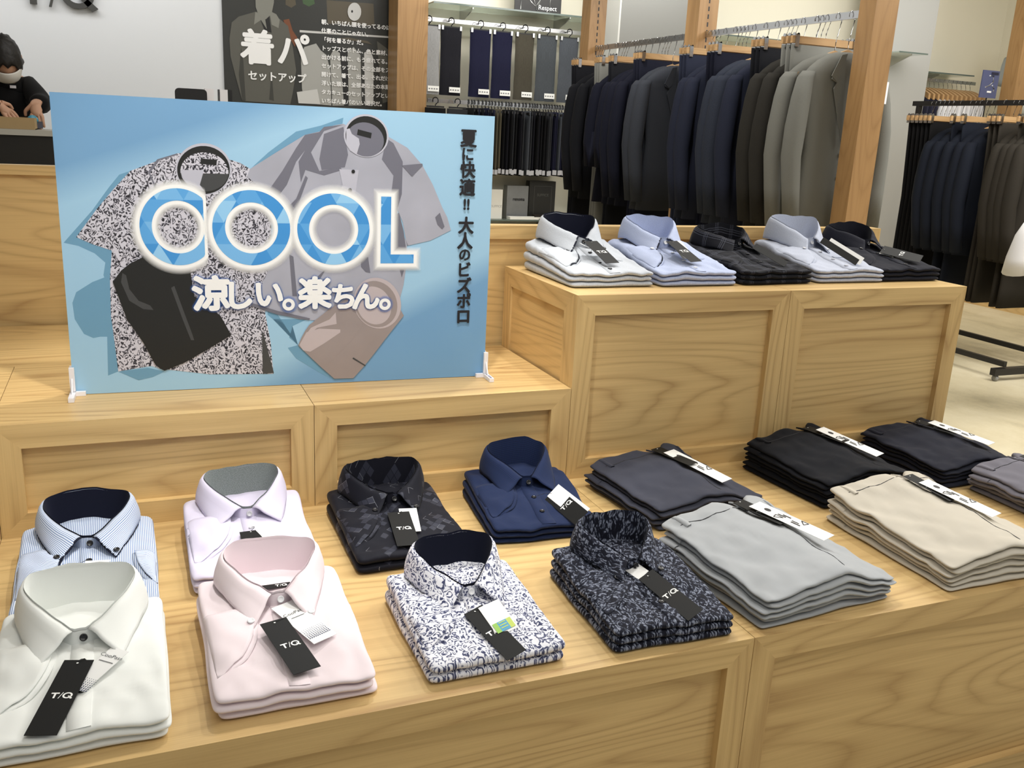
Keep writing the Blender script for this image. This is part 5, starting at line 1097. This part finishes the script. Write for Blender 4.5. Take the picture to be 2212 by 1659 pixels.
def wood_hanger(loc, label, group, ax=0):
    h = thing('clothes_hanger', label, 'hanger', loc, group=group)
    b = MB(); hook(b, .135, .0024, .017); b.obj('hook', CHROME, h)
    b = MB(); rows = []
    for k in range(13):
        u = k / 6 - 1; x = .185 * u; z = -.136 - .100 * abs(u) ** 1.25; t = .020 - .010 * abs(u)
        rows.append([(x, -.007, z), (x, .007, z), (x, .007, z - t), (x, -.007, z - t)])
    b.grid(rows, cv=True, sm=False, uv=[[(p[0], p[2] + p[1]) for p in r] for r in rows]); b.face(rows[0]); b.face(rows[-1]); b.obj('shoulder_bar', HWOOD, h)
    return h
def clip_hanger(loc, label, group, w=.36):
    h = thing('clip_hanger', label, 'hanger', loc, group=group)
    b = MB(); hook(b, .085, .0022, .016); b.obj('hook', CHROME, h)
    MB().box((-w / 2, -.007, -.113), (w / 2, .007, -.083), 0).obj('bar', HWOOD, h)
    for s in (-1, 1): 
        c = MB(); c.box((s * (w / 2 - .022) - .010, -.013, -.128), (s * (w / 2 - .022) + .010, .013, -.078)); c.tube([(s * (w / 2 - .022) - .012, 0, -.078), (s * (w / 2 - .022) + .012, 0, -.078)], .009, 8); c.obj('clip', CHROME, h)
    return h
def hung_trousers(loc, m, label, group, w=.36, ln=.80, th=.016):
    t = thing('trousers', label, 'trousers', loc, group=group); b = MB(); rows = []
    for a in range(10):
        z = -.118 - ln * a / 9; row = []
        for q in range(20):
            an = 2 * PI * q / 20; c, s_ = math.cos(an), math.sin(an)
            hw = w / 2 * (1 - .18 * min(1, a / 4)); row.append((hw * math.copysign(abs(c) ** .5, c), th * math.copysign(abs(s_) ** .7, s_) * (1 + .25 * math.sin(3 * c + a * .5)), z))
        rows.append(row)
    b.grid(rows, cv=True, uv=[[(p[0] + p[1], p[2]) for p in r] for r in rows]); b.face(rows[0]); b.face(rows[-1]); b.obj('legs', m, t)
    return t
def jacket(loc, m, label, group, front=False, D=.045, hem=-.93, btn=True, short=False, rz=0, lm=None, end=-.88):
    o = thing('suit_jacket', label, 'jacket', loc, rz, group)
    jacket_bm(D=D, hem=hem).obj('body', m, o)
    for s in (-1, 1): 
        sl = sleeve_bm(s, end=-.52 if short else end).obj('sleeve', m, o)
        if btn and s < 0:
            for k in range(4):
                bb = button_mb(.0075); bb.xf(Matrix.Translation((-.215 - .040, -.062 + .002 * k, end + .03 + .022 * k)) @ Matrix.Rotation(R_(62), 4, 'X') @ Matrix.Rotation(R_(-25), 4, 'Y')); bb.obj('cuff_button', plain('horn_button', srgb(120, 116, 106), .35), sl)
    if front:
        for s in (-1, 1): lapel_bm(s, D).obj('lapel', lm or m, o)
        for z in (-.56, -.66): 
            bb = button_mb(.009); bb.xf(Matrix.Translation((.006, -D * 1.1, z)) @ Matrix.Rotation(PI / 2, 4, 'X')); bb.obj('button', plain('horn_button', srgb(120, 116, 106), .35), o)
        MB().box((-.012, -D * .8, -.170), (.045, -D * .6, -.150)).obj('neck_label', BLACKCARD, o)
    return o
JX, JZ = 1.905, 1.335
rail('suit_rail', 'chrome suit rail between the near and middle wooden posts', (JX, 1.327, JZ), (JX, 2.512, JZ), CHROME, flat=True)
rail('suit_rail', 'chrome suit rail between the middle and far wooden posts', (JX, 2.63, JZ), (JX, 3.776, JZ), CHROME, flat=True)
SG = wool('wool_suit_grey', srgb(118, 118, 112), v=.84); SD = wool('wool_suit_dark_brown', srgb(46, 44, 40)); SN = wool('wool_suit_navy', srgb(38, 42, 58)); ST_ = wool('wool_suit_tweed_navy', srgb(50, 55, 68), v=.55); SK = wool('wool_suit_black', srgb(20, 21, 26)); SC = wool('wool_suit_charcoal', srgb(52, 55, 62)); SB = wool('wool_suit_blueblack', srgb(18, 20, 34))
JL = [(1.425, SG, 'light grey', 1), (1.505, SG, 'light grey', 0), (1.64, SD, 'dark brown', 0), (1.73, SD, 'dark brown', 0), (1.915, SN, 'navy', 0), (2.00, ST_, 'navy tweed', 0), (2.09, ST_, 'navy tweed', 0), (2.245, SN, 'navy', 0), (2.33, SN, 'navy', 0),
      (2.745, SC, 'charcoal', 1), (2.82, SC, 'charcoal', 0), (3.00, SB, 'blue-black', 0), (3.08, SB, 'blue-black', 0), (3.155, SB, 'blue-black', 0), (3.28, SB, 'blue-black', 0), (3.48, SK, 'black', 0), (3.61, SK, 'black', 0)]
for i, (y, m, cn, fr) in enumerate(JL):
    sh = i in (13, 14)
    bay = 'near bay' if i < 9 else 'far bay'; n = ordn(i if i < 9 else i - 9)
    jacket((JX, y, JZ), m, f'{cn} suit jacket on the chrome rail, {n} from the front in the {bay}', 'suit jackets on the chrome rail', fr, D=.036, rz=R_(random.uniform(-5, 5)), btn=i in (0, 1, 2, 3, 9), short=sh)
    wood_hanger((JX, y, JZ), f'wooden hanger inside the {n} jacket from the front in the {bay}', 'wooden jacket hangers')
gt = MB(); gt.box((.165, -.062, -.345), (.200, -.060, -.255)); gt.box((.160, -.058, -.245), (.190, -.056, -.185)); pt = gt.obj('price_tag', WHITECARD, bpy.data.objects['suit_jacket']); pt['label'] = 'white paper price tags'
TG = [(1.585, 3, SG, 'light grey'), (1.80, 3, SK, 'black'), (2.16, 3, SB, 'blue-black'), (2.41, 3, SN, 'navy'), (2.89, 3, SB, 'blue-black'), (3.22, 2, SK, 'black'), (3.37, 3, SG, 'grey'), (3.69, 3, SK, 'black')]
for gi, (y, n, m, cn) in enumerate(TG):
    for k in range(n):
        yy = y + .032 * k - .012
        hung_trousers((JX, yy, JZ), m, f'{cn} trousers, {ordn(k)} pair in the {ordn(gi)} clipped group from the suit rail’s front', 'trousers clipped on the suit rail', ln=1.12, th=.013)
        clip_hanger((JX, yy, JZ), f'wooden clip hanger of the {ordn(k)} pair in the suit rail’s {ordn(gi)} trouser group', 'wooden clip hangers on the suit rail')
# ---- black rack at the right
RX, RZ = 3.9, 1.10
o = thing('garment_rack', 'black floor rack of dark suits at the right', 'rack', (RX, 2.4, FL))
MB().box((-.012, -.70, RZ - FL - .015), (.012, .63, RZ - FL + .015)).obj('rail', BLKM, o)
for y in (-.60, .58): MB().box((-.016, y - .012, .04), (.016, y + .012, RZ - FL - .015)).obj('upright', BLKM, o)
for y in (-.60, .58):
    f = MB(); f.box((-.32, y - .018, .035), (.32, y + .018, .075)); ft = f.obj('foot', BLKM, o)
    for x in (-.29, .29): 
        w_ = MB(); w_.lathe([(0, -.01), (.017, -.01), (.017, .01), (0, .01)], n=14, M=Matrix.Translation((x, y, .017)) @ Matrix.Rotation(PI / 2, 4, 'Y')); w_.obj('caster', plain('clear_caster', srgb(150, 150, 146), .3), ft)
for x in (-.23, .27): MB().box((x - .012, -.60, .08), (x + .012, .58, .11)).obj('base_bar', BLKM, o)
RB = wool('rack_wool_black', srgb(16, 15, 16)); RN = wool('rack_wool_navy', srgb(22, 26, 36)); RW = wool('rack_wool_brown', srgb(46, 42, 36))
RL = [(1.965, RW, 'brown-black'), (2.02, RW, 'brown-black'), (2.075, RW, 'brown-black'), (2.138, RW, 'brown-black'), (2.316, RN, 'ink navy'), (2.40, RN, 'ink navy'), (2.486, RN, 'ink navy'), (2.558, RN, 'ink navy'), (2.634, RN, 'ink navy')]
for i, (y, m, cn) in enumerate(RL):
    jacket((RX, y, RZ), m, f'{cn} suit jacket on the black rack, {ordn(i)} from its front', 'suit jackets on the black rack', D=.034, rz=R_(random.uniform(-4, 4)), btn=False, hem=-.90)
    wood_hanger((RX, y, RZ), f'wooden hanger in the {ordn(i)} jacket on the black rack', 'wooden hangers on the black rack')
for i, (y, m, cn) in enumerate([(2.00, RW, 'brown-black'), (2.05, RW, 'brown-black'), (2.18, RW, 'brown-black'), (2.215, RW, 'brown-black'), (2.25, RW, 'brown-black'), (2.44, RN, 'ink navy'), (2.52, RN, 'ink navy'), (2.69, RB, 'black'), (2.725, RB, 'black'), (2.76, RB, 'black'), (2.795, RB, 'black'), (2.83, RB, 'black'), (2.865, RB, 'black')]):
    hung_trousers((RX, y, RZ), m, f'{cn} trousers on the black rack, {ordn(i)} pair from its front', 'trousers on the black rack', ln=1.05, th=.014)
    clip_hanger((RX, y, RZ), f'wooden clip hanger holding the {ordn(i)} trousers on the black rack', 'wooden clip hangers on the black rack', w=.40)
# ---- far right: shirts on wooden hangers, torso, card, low wood unit
rail('shirt_rail', 'chrome rail of white shirts under the far right glass shelf', (5.95, 5.2, 1.455), (6.78, 5.2, 1.455), CHROME, flat=True)
WS = fabric('bright_white_poplin', 'plain', srgb(244, 244, 246))
for i in range(13):
    x = 6.03 + .058 * i
    h = thing('clothes_hanger', f'wooden hanger on the far right shirt rail, {ordn(i)} from the left', 'hanger', (x, 5.2, 1.455), PI / 2, 'wooden hangers on the far right rail')
    b = MB(); hook(b, .07, .003, .014); b.obj('hook', CHROME, h)
    b = MB(); rows = []
    for k in range(9):
        u = k / 4 - 1; z = -.068 - .07 * abs(u) ** 1.5; rows.append([(.19 * u, -.012, z), (.19 * u, .012, z), (.19 * u, .012, z - .05), (.19 * u, -.012, z - .05)])
    b.grid(rows, cv=True, sm=False); b.face(rows[0]); b.face(rows[-1]); b.obj('shoulder_bar', HWOOD, h)
    m = WS if i > 2 else wool('far_navy', srgb(52, 52, 68))
    s = thing('hanging_shirt', f'{"white" if i > 2 else "dark"} shirt on the far right rail, {ordn(i)} from the left', 'shirt', (x, 5.2, 1.455), PI / 2, 'shirts on the far right rail')
    b = MB(); rows = []
    for z, hw_, d in ((-.115, .06, .015), (-.16, .17, .022), (-.22, .205, .024), (-.5, .19, .026), (-.78, .20, .028)):
        rows.append([(hw_ * math.cos(2 * PI * q / 16), d * math.sin(2 * PI * q / 16), z) for q in range(16)])
    b.grid(rows, cv=True); b.face(rows[-1]); b.face(rows[0]); b.obj('body', m, s)
def torso(loc, rz, label, m, sm_, with_legs=True, with_arms=True):
    o = thing('torso_mannequin', label, 'mannequin', loc, rz)
    b = MB(); rows = []
    for z, hw_, d in ((0, .165, .10), (.10, .155, .095), (.25, .165, .105), (.38, .19, .115), (.46, .20, .105), (.52, .17, .085), (.56, .09, .06)):
        rows.append([(hw_ * math.copysign(abs(math.cos(2 * PI * q / 24)) ** .85, math.cos(2 * PI * q / 24)), d * math.sin(2 * PI * q / 24), z) for q in range(24)])
    b.grid(rows, cv=True); b.face(rows[0]); b.obj('shirt', m, o)
    b = MB(); b.lathe([(.062, .54), (.058, .60), (.057, .64), (.0, .64)], n=20); b.obj('neck', plain('ivory_form', srgb(228, 220, 200), .6), o)
    b = MB(); b.lathe([(.050, .641), (.050, .655), (0, .656)], n=20); b.obj('neck_cap', HWOOD, o)
    for s in (-1, 1):
        b = MB(); rows = []
        for x, y, z, r in ((.15, 0, .50, .05), (.20, 0, .49, .075), (.245, -.01, .42, .080), (.275, -.02, .32, .085), (.29, -.03, .245, .088), (.288, -.03, .25, .07)):
            rows.append([((x + r * .8 * math.cos(2 * PI * q / 16)) * s, y + r * math.sin(2 * PI * q / 16), z + .3 * r * -math.cos(2 * PI * q / 16)) for q in range(16)])
        b.grid(rows, cv=True); b.obj('sleeve', sm_, o)
        if not with_arms: continue
        b = MB(); b.tube([(.24 * s, -.01, .42), (.285 * s, -.03, .22), (.28 * s, -.05, .05)], [.05, .042, .035], 10); b.obj('arm', plain('ivory_form', srgb(228, 220, 200), .6), o)
    if with_legs:
        b = MB(); b.tube([(.11, 0, -(loc[2] - FL) + .02), (.11, 0, .02)], .015, 10); b.obj('stand_pole', BLKM, o)
        b = MB(); b.lathe([(0, 0), (.10, 0), (.10, .012), (0, .02)], c=(.11, 0, -(loc[2] - FL)), n=24); b.obj('stand_base', BLKM, o)
    return o
torso((6.98, 4.9, 1.19), R_(20), 'pale torso form in a light grey short-sleeved top by the far right post', fabric('pale_melange_knit', 'chambray', srgb(196, 206, 208), srgb(222, 228, 228)), fabric('grey_melange_knit', 'chambray', srgb(140, 146, 144), srgb(186, 190, 186)))
torso((3.21, 1.2, .04), R_(-10), 'torso form in a white shirt cut off by the right edge', WS, WS, True, False)
o = thing('price_card', 'dark blue photo card standing above the black rack', 'card', (6.30, 4.6, 1.29)); b = MB(); b.box((-.10, 0, 0), (.10, .01, .235)); b.obj('panel', plain('slate_blue_card', srgb(76, 82, 118), .5), o)
b = MB(); b.tube([(-.02, -.002, .19), (.03, -.002, .19), (.035, -.002, .14), (.0, -.002, .11), (-.05, -.002, .09)], .006, 6); b.tube([(.03, -.002, .11), (.06, -.002, .08), (.055, -.002, .06)], .006, 6); b.box((-.02, -.004, .045), (.03, -.001, .06)); b.obj('card_figure', WHITEINK, o); MB().box((.0, -.004, .20), (.085, -.001, .222)).obj('card_caption', plain('navy_print', srgb(24, 26, 52), .5), o)
b = MB(); b.tube([(0, .01, -.0), (0, .01, -1.74)], .006, 8); b.obj('stand', BLKM, o)
plinth('display_box', 'low plain oak unit on the floor behind the black rack', 5.75, 7.2, 3.2, 4.6, FL, .18, 'display box')
# ---- cash counter
o = thing('cash_counter', 'black fronted cash counter with a pale top behind the sign', 'counter', (-3.5, 3.3, FL))
MB().box((0, .02, 0), (3.75, .34, .665 - FL)).obj('front', plain('black_laminate', srgb(20, 20, 19), .45), o); MB().box((-.01, 0, .665 - FL), (3.76, .36, .692 - FL)).obj('top', plain('pale_laminate', srgb(178, 176, 168), .4), o)
ZC = .6925
o = thing('cardboard_box', 'flat cardboard box on the counter under the masked person’s hands', 'box', (-1.62, 3.345, ZC)); b = MB(); t = .004
b.box((-.28, 0, 0), (.28, t, .055)); b.box((-.28, .26 - t, 0), (.28, .26, .055)); b.box((-.28, t, 0), (-.28 + t, .26 - t, .055)); b.box((.28 - t, t, 0), (.28, .26 - t, .055)); b.box((-.28, t, 0), (.28, .26 - t, t)); b.obj('carton', CARDB, o)
o = thing('register_screen', 'black register screen seen from behind over the sign', 'screen', (-.60, 3.50, ZC)); b = MB()
rr = .02; pts = []
for cx, cz, a0 in ((.08 - rr, .24 - rr, 0), (-.08 + rr, .24 - rr, 90), (-.08 + rr, .04 + rr, 180), (.08 - rr, .04 + rr, 270)):
    for k in range(5): pts.append((cx + rr * math.cos(R_(a0 + k * 22.5)), cz + rr * math.sin(R_(a0 + k * 22.5))))
b.prism(pts, ((0, .015, 0), (1, 0, 0), (0, 0, 1)), .03); b.obj('housing', BLKP, o); b = MB(); b.box((-.015, 0, .012), (.015, .02, .06)); b.box((-.06, -.04, 0), (.06, .06, .012)); b.obj('stand', BLKP, o)
o = thing('receipt_holder', 'white and black slotted holder next to the register screen', 'holder', (-.455, 3.50, ZC)); b = MB()
for x, w_, m_ in ((-.052, .045, 0), (-.004, .004, 1), (.022, .040, 0), (.054, .022, 1)): b.box((x - w_ / 2, 0, .15), (x + w_ / 2, .05, .245), mi=m_)
b.obj('slots', [plain('white_plastic', srgb(238, 236, 240), .35), BLKP], o); MB().box((-.07, 0, 0), (.07, .05, .15)).obj('body', BLKP, o)
# ================================================================== PERSON
SKIN = plain('skin', srgb(196, 152, 124), .55); HAIR = plain('black_hair', srgb(20, 17, 16), .5, bump=.5, bscale=90); CLOTH = fabric('black_knit', 'plain', srgb(20, 20, 21))
def skinned(name, chains, mat, parent, sub=1, root=None):
    me = bpy.data.meshes.new(name); bm = bmesh.new(); sl = bm.verts.layers.skin.verify(); V = {}
    def vert(p, r):
        k = tuple(round(c, 4) for c in p)
        if k not in V:
            v = bm.verts.new(p); v[sl].radius = (r, r) if not isinstance(r, tuple) else r; V[k] = v
        return V[k]
    for ch in chains:
        pv = None
        for p, r in ch:
            v = vert(p, r)
            if pv is not None and bm.edges.get((pv, v)) is None: bm.edges.new((pv, v))
            pv = v
    bm.verts.ensure_lookup_table(); bm.verts[0][sl].use_root = True
    bm.to_mesh(me); bm.free()
    o = bpy.data.objects.new(name, me); COL.objects.link(o)
    o.modifiers.new('skin', 'SKIN'); s = o.modifiers.new('sub', 'SUBSURF'); s.levels = sub; s.render_levels = sub
    dg = bpy.context.evaluated_depsgraph_get(); m2 = bpy.data.meshes.new_from_object(o.evaluated_get(dg)); o.modifiers.clear(); o.data = m2
    m2.materials.clear(); m2.materials.append(mat); m2.polygons.foreach_set('use_smooth', [True] * len(m2.polygons)); o.parent = parent
    return o
PX, PY = -1.53, 3.93
pe = thing('person', 'person in black top and white face mask bending over the counter', 'person', (PX, PY, FL))
B = lambda x, y, z: (x, y, z - FL)
# joints relative to the root (x right, y away from the camera)
hd = Vector(B(.045, -.20, 1.035))
def hand(wr, dirv, side, spread, curl, bend):
    """palm chain and five finger chains"""
    wr = Vector(wr); d = Vector(dirv).normalized(); sd = Vector(spread).normalized(); dn = d.cross(sd).normalized()
    if dn.z > 0: dn = -dn
    palm = wr + d * .045; ch = [[(tuple(wr), .021), (tuple(palm), (.030, .016))]]
    for i, (off, ln) in enumerate(((-.027, .068), (-.009, .078), (.009, .073), (.026, .058))):
        b0 = palm + d * .030 + sd * off; p1 = b0 + (d + dn * curl * .4).normalized() * ln * .45; p2 = p1 + (d * .7 + dn * curl).normalized() * ln * .32; p3 = p2 + (d * .4 + dn * curl * 1.3).normalized() * ln * .25
        ch.append([(tuple(palm), (.030, .016)), (tuple(b0), .0095), (tuple(p1), .0085), (tuple(p2), .0078), (tuple(p3), .006)])
    t0 = wr + d * .020 + sd * side * .026; t1 = t0 + (d * .5 + sd * side * .8 + dn * .3).normalized() * .035; t2 = t1 + (d * .9 + sd * side * .1 + dn * .6).normalized() * .028
    ch.append([(tuple(wr), .021), (tuple(t0), .012), (tuple(t1), .0095), (tuple(t2), .007)])
    return ch
pel, wst, chs, nek = B(0, 0, .50), B(0, -.02, .70), B(.0, -.055, .86), B(.03, -.12, .955)
shL, elL, wrL = B(.135, -.06, .895), B(.205, -.20, .815), B(.185, -.36, .822)
shR, elR, wrR = B(-.17, -.06, .89), B(-.20, -.25, .80), B(.015, -.42, .815)
hL = hand(wrL, (.02, -.35, -.75), -1, (1, -.1, .1), .55, 0)
hR = hand(wrR, (.62, -.15, -.62), 1, (.55, .6, .35), .45, 0)
body = [[(pel, .13), (wst, (.125, .10)), (chs, (.145, .10)), (nek, .055), (tuple(hd + Vector((-.01, .06, -.045))), .058)],
        [(chs, (.145, .10)), (shL, .055), (elL, .038), (wrL, .021)], [(chs, (.145, .10)), (shR, .055), (elR, .038), (wrR, .021)],
        [(pel, .13), (B(.09, 0, .40), .085), (B(.10, -.02, .0), .058), (B(.10, .02, -.37), .042), (B(.10, -.10, -.42), .03)],
        [(pel, .13), (B(-.09, 0, .40), .085), (B(-.10, -.02, .0), .058), (B(-.10, .02, -.37), .042), (B(-.10, -.10, -.42), .03)]] + hL + hR
bo = skinned('body', body, SKIN, pe, 2)
# head, bowed: one shaped surface joined to the body
hb = MB(); rows = []
Rm = Matrix.Translation(hd) @ Matrix.Rotation(R_(34), 4, 'X') @ Matrix.Rotation(R_(12), 4, 'Z')
for i in range(15):
    ph = PI * i / 14; row = []
    for j in range(24):
        th = 2 * PI * j / 24; x, y, z = math.sin(ph) * math.cos(th), math.sin(ph) * math.sin(th), math.cos(ph)
        fr = max(0, -y); jaw = max(0, -z)
        X = x * .074 * (1 - .28 * jaw * jaw); Y = y * .094 * (1 - .10 * jaw); Z = z * .112
        if fr > .8 and abs(x) < .35: Y -= .016 * math.exp(-((z + .18) / .16) ** 2) * (1 - abs(x) / .35)      # nose
        if fr > .5: Y += .008 * math.exp(-((z - .08) / .10) ** 2) * math.exp(-((abs(x) - .38) / .16) ** 2)      # eye sockets
        row.append(Rm @ Vector((X, Y, Z)))
    rows.append(row)
hb.grid(rows, cv=True)
for s in (-1, 1):
    er = MB(); er.lathe([(0, .012), (.012, .010), (.019, .002), (.016, -.004), (0, -.006)], n=12, M=Rm @ Matrix.Translation((s * .074, .008, -.012)) @ Matrix.Rotation(s * PI / 2, 4, 'Y') @ Matrix.Diagonal((1.5, .9, 1, 1))); n = len(hb.v); hb.v += er.v; hb.f += [tuple(n + i for i in f) for f in er.f]; hb.uv += er.uv; hb.mi += er.mi; hb.sm += er.sm
ho = hb.obj('head', SKIN, None)
bmj = bmesh.new(); bmj.from_mesh(bo.data); bmj.from_mesh(ho.data); bmj.to_mesh(bo.data); bmj.free(); bpy.data.objects.remove(ho)
bo.data.polygons.foreach_set('use_smooth', [True] * len(bo.data.polygons))
ey = MB()
for s in (-1, 1): ey.tube([Rm @ Vector((s * (.016 + .026 * q), -.083 + .010 * q, .010 + .004 * math.sin(PI * q))) for q in (0, .33, .66, 1)], .0035, 6)
ey.obj('eyes', plain('dark_eye', srgb(24, 18, 16), .3), pe)
hr = MB(); rows = []
for i in range(13):
    ph = PI * .66 * i / 12; row = []
    for j in range(28):
        th = 2 * PI * j / 28; fr = max(0, -math.sin(th)); p2 = ph * (1 - .30 * fr ** 2 - (.05 * math.sin(j * 2.3) if fr > .3 else 0))
        k = 1.07 + .09 * mn.noise(Vector((math.cos(th) * 4, math.sin(th) * 4, ph * 5))) + (.06 if i > 9 else 0) + .035 * (j % 2) * (i / 12)
        row.append(Rm @ Vector((math.sin(p2) * math.cos(th) * .077 * k, math.sin(p2) * math.sin(th) * .096 * k + .004, math.cos(p2) * .112 * k)))
    rows.append(row)
hr.grid(rows, cv=True); ha = hr.obj('hair', HAIR, pe); md = ha.modifiers.new('hair_thickness', 'SOLIDIFY'); md.thickness = .008
mk = MB(); rows = []
for i in range(9):
    z = -.022 - .072 * i / 8; row = []
    for j in range(13):
        a = R_(-75 + 150 * j / 12); q = 1 - .16 * (i / 8) ** 2
        row.append(Rm @ Vector((.078 * q * math.sin(a), -.112 * q * math.cos(a) * (1 - .05 * i / 8) - .006 * math.cos(a) * math.sin(PI * i / 8), z)))
    rows.append(row)
mk.grid(rows); mo = mk.obj('face_mask', plain('white_mask', srgb(226, 224, 218), .8), pe); md = mo.modifiers.new('mask_thickness', 'SOLIDIFY'); md.thickness = .002
cut = lambda a, b, t: tuple(Vector(a).lerp(Vector(b), t))
skinned('top', [[(pel, .145), (wst, (.140, .115)), (chs, (.160, .118)), (cut(chs, nek, .75), .082), (cut(chs, nek, 1.05), .066)], [(chs, (.160, .118)), (shL, .072), (elL, .056), (cut(elL, wrL, .80), .050)], [(chs, (.160, .118)), (shR, .072), (elR, .056), (cut(elR, wrR, .45), .048)]], CLOTH, pe, 2)
skinned('trousers', [[(B(0, 0, .52), .14), (pel, .14)], [(pel, .14), (B(.09, 0, .40), .10), (B(.10, -.02, .0), .075), (B(.10, .02, -.36), .06)], [(pel, .14), (B(-.09, 0, .40), .10), (B(-.10, -.02, .0), .075), (B(-.10, .02, -.36), .06)]], CLOTH, pe, 1)
b = MB(); q = Vector(B(.072, -.175, .895)); b.box(q + Vector((-.014, -.004, -.007)), q + Vector((.014, .004, .007))); b.obj('name_badge', plain('white_plastic', srgb(238, 236, 240), .35), pe)
b = MB(); a0, a1 = Vector(elR), Vector(wrR); d = (a1 - a0).normalized(); u_ = d.cross(Vector((0, 0, 1))).normalized(); v_ = d.cross(u_)
for k in range(2):
    c = a0.lerp(a1, .86 + .08 * k); b.tube([c + (u_ * math.cos(2 * PI * i / 16) + v_ * math.sin(2 * PI * i / 16)) * .031 for i in range(17)], .008, 6)
b.obj('bracelet', plain('mauve_band', srgb(108, 98, 116), .5), pe)
o = thing('tape_dispenser', 'small clear and blue dispenser held in the person’s hand over the counter', 'dispenser', (PX + .185, PY - .435, .725), R_(20)); b = MB(); b.box((-.018, -.016, -.028), (.026, .016, .006)); b.obj('body', plain('smoky_plastic', srgb(78, 78, 88), .2), o); b = MB(); b.lathe([(0, -.012), (.024, -.012), (.026, 0), (.024, .012), (0, .012)], n=16, M=Matrix.Translation((-.016, -.004, .010)) @ Matrix.Rotation(PI / 2, 4, 'X')); b.obj('roll', plain('turquoise_film', srgb(70, 150, 176), .25), o)
